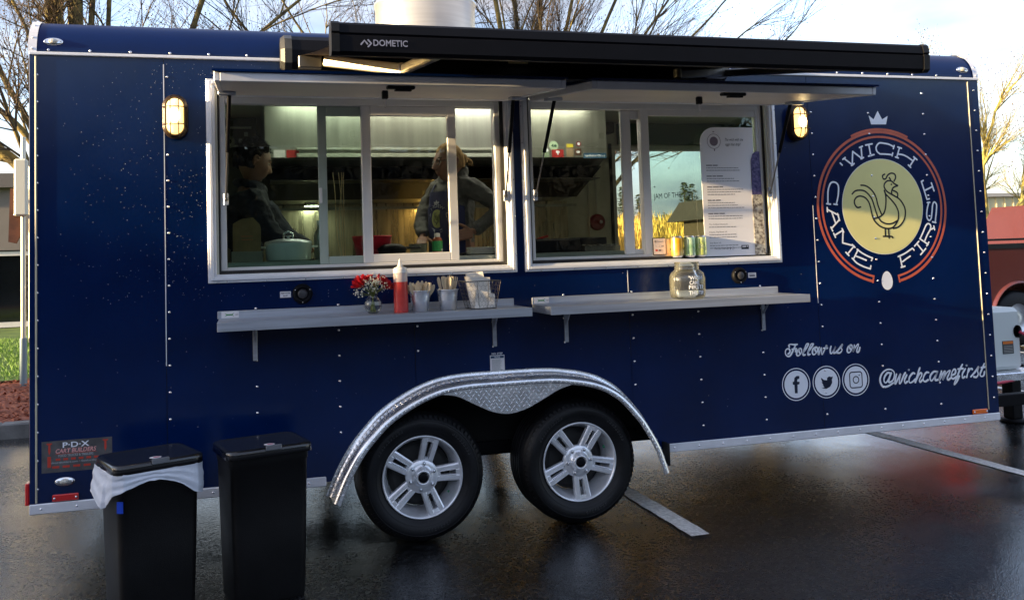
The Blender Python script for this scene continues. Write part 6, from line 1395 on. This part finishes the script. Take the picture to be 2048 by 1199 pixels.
def head_pts(Mh, nu=56, nv=44):
    """x forward, y left, z up; origin at head centre"""
    vs = []; fs = []
    for j in range(nv+1):
        t = math.pi*j/nv
        for k in range(nu):
            a = 2*math.pi*k/nu; X, Y, Z = math.sin(t)*math.cos(a), math.sin(t)*math.sin(a), math.cos(t)
            x, y, z = .094*X, .074*Y, .118*Z
            lo = max(0, -Z)
            y *= 1-.38*lo**1.3
            if X < 0: x *= 1-.35*lo**1.5
            if X > 0:
                x += .010*lo*X                                   # jaw forward
                x -= .012*gauss(z-.058, .03)*0
                x += .030*gauss(y, .0115)*(max(0, min(1, (.022-z)/.052)) if z > -.032 else gauss(z+.032, .008))   # nose
                x += .005*gauss(z-.028, .012)*gauss(abs(y)-.025, .022)   # brow
                x -= .011*gauss(z-.008, .013)*gauss(abs(y)-.031, .013)   # eye socket
                x += .006*gauss(z+.060, .010)*gauss(y, .024)      # lips
                x -= .005*gauss(z+.0605, .0022)*gauss(y, .022)
                x += .007*gauss(z+.096, .015)*gauss(y, .022)      # chin
                x += .004*gauss(z+.018, .022)*gauss(abs(y)-.042, .018)  # cheek
            vs.append(tuple(Mh @ Vector((x, y, z))))
    for j in range(nv):
        for k in range(nu): fs.append([j*nu+k, (j+1)*nu+k, (j+1)*nu+(k+1) % nu, j*nu+(k+1) % nu])
    def addm(mb):
        o = len(vs); vs.extend(mb.v); fs.extend([[i+o for i in f] for f in mb.f])
    for s in (-1, 1):    # ears
        e = MB()
        e.tube([tuple(Mh @ Vector(p)) for p in [(-.012, s*.071, -.030), (-.018, s*.082, -.012), (-.024, s*.086, .010), (-.016, s*.087, .026), (-.002, s*.083, .026), (.004, s*.075, .012)]], .0062, 6)
        e.sphere(Mh @ Vector((-.008, s*.074, .0)), .012, 8, 6); addm(e)
    return vs, fs
def hand(wrist, direc, palm_n, curl, s=1.0, thumb_side=1):
    """palm plus five tapering fingers; returns MB"""
    d = Vector(direc).normalized(); n_ = Vector(palm_n).normalized(); side = d.cross(n_).normalized()*thumb_side; n_ = side.cross(d)*thumb_side; w = Vector(wrist); m = MB()
    P = [w+d*.0, w+d*.04, w+d*.082]
    for off in (-.026, -.009, .009, .026): m.tube([w+side*off*.6, w+d*.040+side*off*.9, w+d*.076+side*off*.95], [.0125, .012, .0095], 8)
    for k, (off, L) in enumerate(((.028, .066), (.0095, .076), (-.0095, .071), (-.027, .056))):
        p = w+d*.072+side*off*.92; dd = d.copy(); pts = [p]
        for q in range(3):
            dd = (dd-n_*math.tan(curl)*(.5+.35*q)).normalized(); p = p+dd*L*(.42, .32, .26)[q]*s; pts.append(p)
        m.tube(cr([tuple(x) for x in pts], 3), [.0092-.0030*i/9 for i in range(10)], 8); m.sphere(pts[-1], .0062, 8, 6)
    p = w+d*.022+side*.030; td = (d*.7+side*.75-n_*.25).normalized(); pts = [w+d*.012+side*.015, p, p+td*.032, p+td*.032+(td-n_*.3+d*.3).normalized()*.028]
    m.tube(cr([tuple(x) for x in pts], 3), [.013, .013, .012, .012, .011, .011, .0105, .0095, .009, .0085], 8); m.sphere(pts[-1], .0083, 8, 6)
    return m

def person(name_loc, label, Mh, J, hands_, clothes, hairfn, skin=SKIN):
    t = thing('person', name_loc, label, 'person')
    V, E, Rd = J
    vs, fs = skin_mesh(V, E, Rd)
    hv, hf = head_pts(Mh); o = len(vs); vs = vs+hv; fs = fs+[[i+o for i in f] for f in hf]
    for h in hands_:
        o = len(vs); vs = vs+h.v; fs = fs+[[i+o for i in f] for f in h.f]
    remesh(vs, fs, 'body', skin, t, .0055, 1)
    clothes(t); hairfn(t)
    for s in (-1, 1):
        q = MB(); q.sphere(Mh @ Vector((.072, s*.031, .008)), .0115, 12, 8); q.build('eye', mat('eye_white', (.35, .32, .28), .2), t)
        q = MB(); q.sphere(Mh @ Vector((.0795, s*.031, .0075)), .0055, 8, 6); q.build('iris', mat('dark_iris', (.02, .012, .008), .1), t)
        q = MB(); q.tube([tuple(Mh @ Vector((.088-.010*abs(k-2)/2+(-.004), s*(.016+.009*k), .030+.002*(2-abs(k-2))))) for k in range(5)], .0028, 5); q.build('eyebrow', mat('brow_hair', (.03, .018, .010), .8), t)
    return t
def cloth_from(Vs, Es, Rs, name, m, parent, vox=.010, fold=.006, sd=0, extra=None):
    vs, fs = skin_mesh(Vs, Es, Rs)
    if extra: 
        o = len(vs); vs = vs+extra.v; fs = fs+[[i+o for i in f] for f in extra.f]
    ob = remesh(vs, fs, name, m, parent, vox, 2)
    w = wloc(parent)
    for v in ob.data.vertices:
        p = v.co+w; k = noise.noise((p.x*14+sd, p.y*14, p.z*22))+.5*noise.noise((p.x*34, p.y*34+sd, p.z*50)); v.co += v.normal*fold*k
    return ob
def hair_mat(n, c1, c2): return mat(n, c1, .85, col2=c2, vscale=60, aniso=(1, 1, .25), bump=.25, bscale=120, spec=.03)

# ---------------- woman, facing left, hand on hip
def woman():
    base = Vector((1.63, .76, .60)); f = Vector((-.84, -.54, 0)).normalized(); lf = Vector((-f.y*-1*-1, 0, 0)); lf = Vector((0, 0, 1)).cross(f)
    P = lambda fo, le, z: tuple(base+f*fo+lf*le+Vector((0, 0, z)))
    hc = Vector((1.582, .70, 2.058)); hf = Vector((-.97, -.22, -.06)).normalized(); hl = Vector((0, 0, 1)).cross(hf).normalized(); hu = hf.cross(hl)
    Mh = Matrix(((hf.x, hl.x, hu.x, hc.x), (hf.y, hl.y, hu.y, hc.y), (hf.z, hl.z, hu.z, hc.z), (0, 0, 0, 1)))
    shL, shR = P(.0, .165, 1.290), P(.02, -.165, 1.295)
    elL = (1.872, .585, 1.770); wrL = (1.672, .535, 1.618); elR = (1.43, .86, 1.70); wrR = (1.405, .70, 1.60)
    nb = P(.015, 0, 1.345)
    V = [P(0, 0, .90), P(.01, 0, 1.02), P(.02, 0, 1.20), nb, (1.590, .715, 1.985), shL, elL, wrL, shR, elR, wrR,
         P(0, .09, .82), P(.01, .10, .46), P(-.02, .10, .09), P(.13, .11, .03), P(0, -.09, .82), P(.01, -.10, .46), P(-.02, -.10, .09), P(.13, -.11, .03)]
    E = [(0, 1), (1, 2), (2, 3), (3, 4), (3, 5), (5, 6), (6, 7), (3, 8), (8, 9), (9, 10), (0, 11), (11, 12), (12, 13), (13, 14), (0, 15), (15, 16), (16, 17), (17, 18)]
    Rd = [.125, .105, .115, .070, .046, .050, .038, .026, .050, .038, .026, .082, .055, .036, .030, .082, .055, .036, .030]
    hands_ = [hand(wrL, (-.92, -.05, -.12), (.1, -1, .1), .35, 1, 1), hand(wrR, (-.25, -.85, -.25), (0, 0, 1), .45, 1, -1)]
    def clothes(t):
        HG = mat('grey_marl_hoodie', (.075, .076, .070), .85, var=.18, vscale=70, bump=.3, bscale=150)
        Vs = V[:4]+[V[5], V[6], wrL, V[8], V[9], wrR]; Es = [(0, 1), (1, 2), (2, 3), (3, 4), (4, 5), (5, 6), (3, 7), (7, 8), (8, 9)]
        Rs = [.142, .128, .138, .088, .068, .056, .040, .068, .056, .040]
        ex = MB(); c = Vector(nb)
        for k in range(3): ex.tube([tuple(c+Vector((0, 0, .030+.014*k))+(f*math.cos(a)*(.066-.004*k)+lf*math.sin(a)*(.085-.004*k))+Vector((0, 0, -.028*math.cos(a)))) for a in [2*math.pi*i/20 for i in range(21)]], .024, 8)
        ex.sphere(c-f*.105+Vector((0, 0, -.015)), (.065, .070, .060), 14, 10)
        cloth_from(Vs, Es, Rs, 'hoodie', HG, t, .009, .010, 3, ex)
        AP = mat('navy_apron', (.009, .014, .070), .7, bump=.1, bscale=200)
        # apron bib and skirt wrapped round the front of the torso
        def fn(u, v):
            a = (u-.5)*2.1*(.62 if v > .82 else 1); z = .78+.50*v; rad = .150+.012*math.sin(v*3)+.003*math.sin(u*17+v*5)
            return Vector(P(math.cos(a)*rad+.006, math.sin(a)*rad*1.12, z))
        g = MB(); g.grid(fn, 30, 26); ap = g.build('apron', AP, t, fix=False)
        g = MB()
        for s in (-1, 1): g.tube(cr([tuple(fn(.5+s*.30*.62/.62*.9, .99)), P(.09, s*.075, 1.335), P(0, s*.085, 1.385)], 5), .006, 6)
        g.build('apron_strap', AP, t)
        # small printed rooster mark on the bib
        def onb(x, z): # x: metres to her right as seen from front, z height
            rad = .1575; a = -x/rad; return Vector(P(math.cos(a)*(rad+.006), math.sin(a)*rad*1.12, z))
        cz = 1.115; g = MB(); n = 28; g.grid(lambda u, v: onb(.046*v*math.cos(2*math.pi*u), cz+.056*v*math.sin(2*math.pi*u))+f*.004, n, 5); g.build('apron_mark', mat('apron_mark_yellow', (.30, .33, .11), .6), ap, fix=False)
        g = MB()
        for s_ in LOGO_ROOSTER:
            q = [onb((a-CX)*.175, cz+(b-CZ)*.19)+f*.0065 for a, b in s_]; g.tube(q, .0013, 3)
        g.build('apron_rooster', DECALK, ap, fix=False)
        g = MB()
        for s_ in LOGO_LETTERS:
            q = [onb((a-CX)*.20, cz+(b-CZ)*.22)+f*.005 for a, b in s_]
            g.tube(q, .0018, 3)
        q = [onb((a-4.135)*.3, cz+.108+(b-2.27)*.3)+f*.005 for a, b in CROWN]; g.add(q, [tuple(range(len(q)))])
        g.build('apron_lettering', mat('apron_print_white', (.45, .47, .5), .6), ap, fix=False)
        JN = mat('black_trousers', (.012, .012, .014), .8)
        Vs = [V[0], V[11], V[12], V[13], V[15], V[16], V[17]]; cloth_from(Vs, [(0, 1), (1, 2), (2, 3), (0, 4), (4, 5), (5, 6)], [.135, .098, .072, .055, .098, .072, .055], 'trousers', JN, t, .012, .006, 8)
        for s, q in ((1, 14), (-1, 18)): g = MB(); a = Vector(V[q]); g.sphere(a-f*.06+Vector((0, 0, .01)), (.13, .05, .045), 14, 8, Matrix(((f.x, lf.x, 0), (f.y, lf.y, 0), (0, 0, 1)))); g.build('shoe', BLACK, t)
    def hairfn(t):
        HM = hair_mat('dark_blond_hair', (.17, .10, .045), (.36, .24, .11)); g = MB()
        def cap(u, v):
            a = 2*math.pi*u; th = math.pi*.60*v; X, Y, Z = math.sin(th)*math.cos(a), math.sin(th)*math.sin(a), math.cos(th)
            r = 1+.012*noise.noise((a*9, v*6, 0))+.01*math.sin(a*26)
            if X > .2 and th > .9: r *= 1-.20*min(1, (th-.9)*1.6)*min(1, (X-.2)*2)
            return Mh @ Vector((-.004+.100*X*r, .079*Y*r, .003+.124*Z*r))
        g.grid(cap, 64, 26)
        g.sphere(Mh @ Vector((-.095, 0, .022)), (.030, .036, .034), 14, 10)
        for k in range(22):
            a = k*.29; g.tube([tuple(Mh @ Vector((-.098-.018*math.cos(a+q*.5), .020*math.sin(a+q*.7), .020+.022*math.sin(a*1.7+q*.5)))) for q in range(5)], .008, 6)
        g.tube(cr([tuple(Mh @ Vector(p)) for p in [(-.10, .0, .02), (-.125, .0, .015), (-.15, .0, .0), (-.142, .0, -.02)]], 4), .014, 8)
        g.build('hair', HM, t, fix=False)
        e = MB(); FR = mat('black_glasses', (.01, .008, .008), .3)
        for s in (-1, 1):
            e.tube([tuple(Mh @ Vector((.092-.35*abs(.024*math.cos(a))**1.0*.3, s*.033+.024*math.cos(a), .006+.017*math.sin(a)))) for a in [2*math.pi*k/20 for k in range(21)]], .0024, 6)
            e.tube([tuple(Mh @ Vector((.088, s*.056, .012))), tuple(Mh @ Vector((.03, s*.077, .014))), tuple(Mh @ Vector((-.015, s*.080, .010)))], .0024, 6)
        e.tube([tuple(Mh @ Vector((.094, -.010, .010))), tuple(Mh @ Vector((.098, 0, .012))), tuple(Mh @ Vector((.094, .010, .010)))], .0022, 6)
        e.build('glasses', FR, t)
    person(base, 'woman with tied-up blond hair, glasses, grey hoodie and navy apron, hand on hip', Mh, (V, E, Rd), hands_, clothes, hairfn)
woman()

# ---------------- man, facing right, bent over the counter
def man():
    base = Vector((.36, .82, .60))
    hc = Vector((.418, .68, 2.065)); hf = Vector((.93, .22, -.30)).normalized(); hl = Vector((0, 0, 1)).cross(hf).normalized(); hu = hf.cross(hl)
    Mh = Matrix(((hf.x, hl.x, hu.x, hc.x), (hf.y, hl.y, hu.y, hc.y), (hf.z, hl.z, hu.z, hc.z), (0, 0, 0, 1)))
    nb = (.385, .72, 1.905); shR, shL = (.385, .565, 1.845), (.45, .90, 1.85)
    elR, wrR = (.50, .52, 1.615), (.66, .50, 1.575); elL, wrL = (.58, .88, 1.62), (.74, .74, 1.56)
    V = [(.32, .82, 1.45), (.32, .81, 1.58), (.34, .77, 1.76), nb, (.395, .695, 1.96), shR, elR, wrR, shL, elL, wrL,
         (.33, .73, 1.38), (.34, .73, 1.02), (.31, .73, .69), (.45, .73, .63), (.33, .91, 1.38), (.34, .92, 1.02), (.31, .92, .69), (.45, .92, .63)]
    E = [(0, 1), (1, 2), (2, 3), (3, 4), (3, 5), (5, 6), (6, 7), (3, 8), (8, 9), (9, 10), (0, 11), (11, 12), (12, 13), (13, 14), (0, 15), (15, 16), (16, 17), (17, 18)]
    Rd = [.120, .110, .110, .048, .050, .040, .038, .028, .046, .038, .028, .088, .062, .042, .034, .088, .062, .042, .034]
    hands_ = [hand(wrR, (.9, .1, -.35), (0, 0, 1), .4, 1, 1), hand(wrL, (.8, -.4, -.35), (0, 0, 1), .4, 1, -1)]
    def clothes(t):
        JK = mat('dark_navy_jacket', (.003, .005, .016), .9, bump=.3, bscale=90, var=.2)
        Vs = V[:4]+[shR, elR, wrR, shL, elL, wrL]; Es = [(0, 1), (1, 2), (2, 3), (3, 4), (4, 5), (5, 6), (3, 7), (7, 8), (8, 9)]
        ex = MB(); c = Vector(nb); ex.tube([tuple(c+Vector((.072*math.cos(a)+.010, .088*math.sin(a), .030-.02*math.cos(a)))) for a in [2*math.pi*i/20 for i in range(21)]], .026, 8)
        cloth_from(Vs, Es, [.165, .160, .172, .112, .095, .078, .052, .095, .078, .052], 'jacket', JK, t, .010, .010, 5, ex)
        JN = mat('black_trousers', (.012, .012, .014), .8)
        cloth_from([V[0], V[11], V[12], V[13], V[15], V[16], V[17]], [(0, 1), (1, 2), (2, 3), (0, 4), (4, 5), (5, 6)], [.145, .105, .080, .062, .105, .080, .062], 'trousers', JN, t, .012, .006, 2)
        for q in (14, 18): g = MB(); a = Vector(V[q]); g.sphere(a+Vector((-.05, 0, .01)), (.14, .052, .045), 14, 8); g.build('shoe', BLACK, t)
    def hairfn(t):
        HM = hair_mat('black_hair', (.006, .005, .005), (.018, .014, .012)); g = MB()
        def cap(u, v):
            a = 2*math.pi*u; th = math.pi*.66*v; X, Y, Z = math.sin(th)*math.cos(a), math.sin(th)*math.sin(a), math.cos(th)
            r = 1+.07*noise.noise((a*3+2, v*5, 3))+.03*noise.noise((a*14, v*14, 3))
            if X > .1 and th > .85: r *= 1-.32*min(1, (th-.85)*1.5)*min(1, (X-.1)*2.2)
            if abs(Y) > .75 and th > 1.45: r *= .90
            return Mh @ Vector((-.014+.106*X*r, .083*Y*r, .006+.131*Z*r))
        g.grid(cap, 72, 30); r2 = random.Random(3)
        for k in range(420):
            u, v = r2.random(), r2.random()*.85; p = cap(u, v); n_ = (p-(Mh @ Vector((0, 0, 0)))).normalized(); tdir = n_.orthogonal().normalized(); tdir.rotate(Matrix.Rotation(r2.uniform(0, 6.28), 3, n_))
            if (Mh.inverted() @ p).x > .05 and (Mh.inverted() @ p).z < .07: continue
            g.tube([tuple(p-n_*.004), tuple(p+n_*.008+tdir*.010), tuple(p+n_*.010+tdir*.022)], .0028, 4, r2=.0008)
        g.build('hair', HM, t, fix=False)
    person(base, 'dark-haired man in a navy jacket seen in profile, bent over the counter at the left', Mh, (V, E, Rd), hands_, clothes, hairfn)
man()

# everything that stands on the ground shares its level with the tyres' contact
KEEP = {'food_trailer', 'generator', 'squeeze_bottle', 'glass_vase', 'rose_bouquet', 'tin_bucket', 'wire_basket', 'tip_jar', 'menu_board', 'card_sign', 'card_reader_box', 'drink_can', 'cooking_pot', 'paper_bag', 'bread_box', 'steel_bottle', 'red_bucket', 'black_fryer_pan', 'clear_tub', 'sauce_bottle', 'plate', 'oven_tray', 'foil_tray', 'spice_tub', 'cutting_board', 'red_handled_pan', 'cord', 'person', 'napkin', 'wooden_spoon', 'wooden_fork', 'wooden_knife', 'power_cable', 'camera', 'sun'}
for o in list(COL.objects):
    if o.parent is None and o.name.split('.')[0] not in KEEP: o.location.z += .028
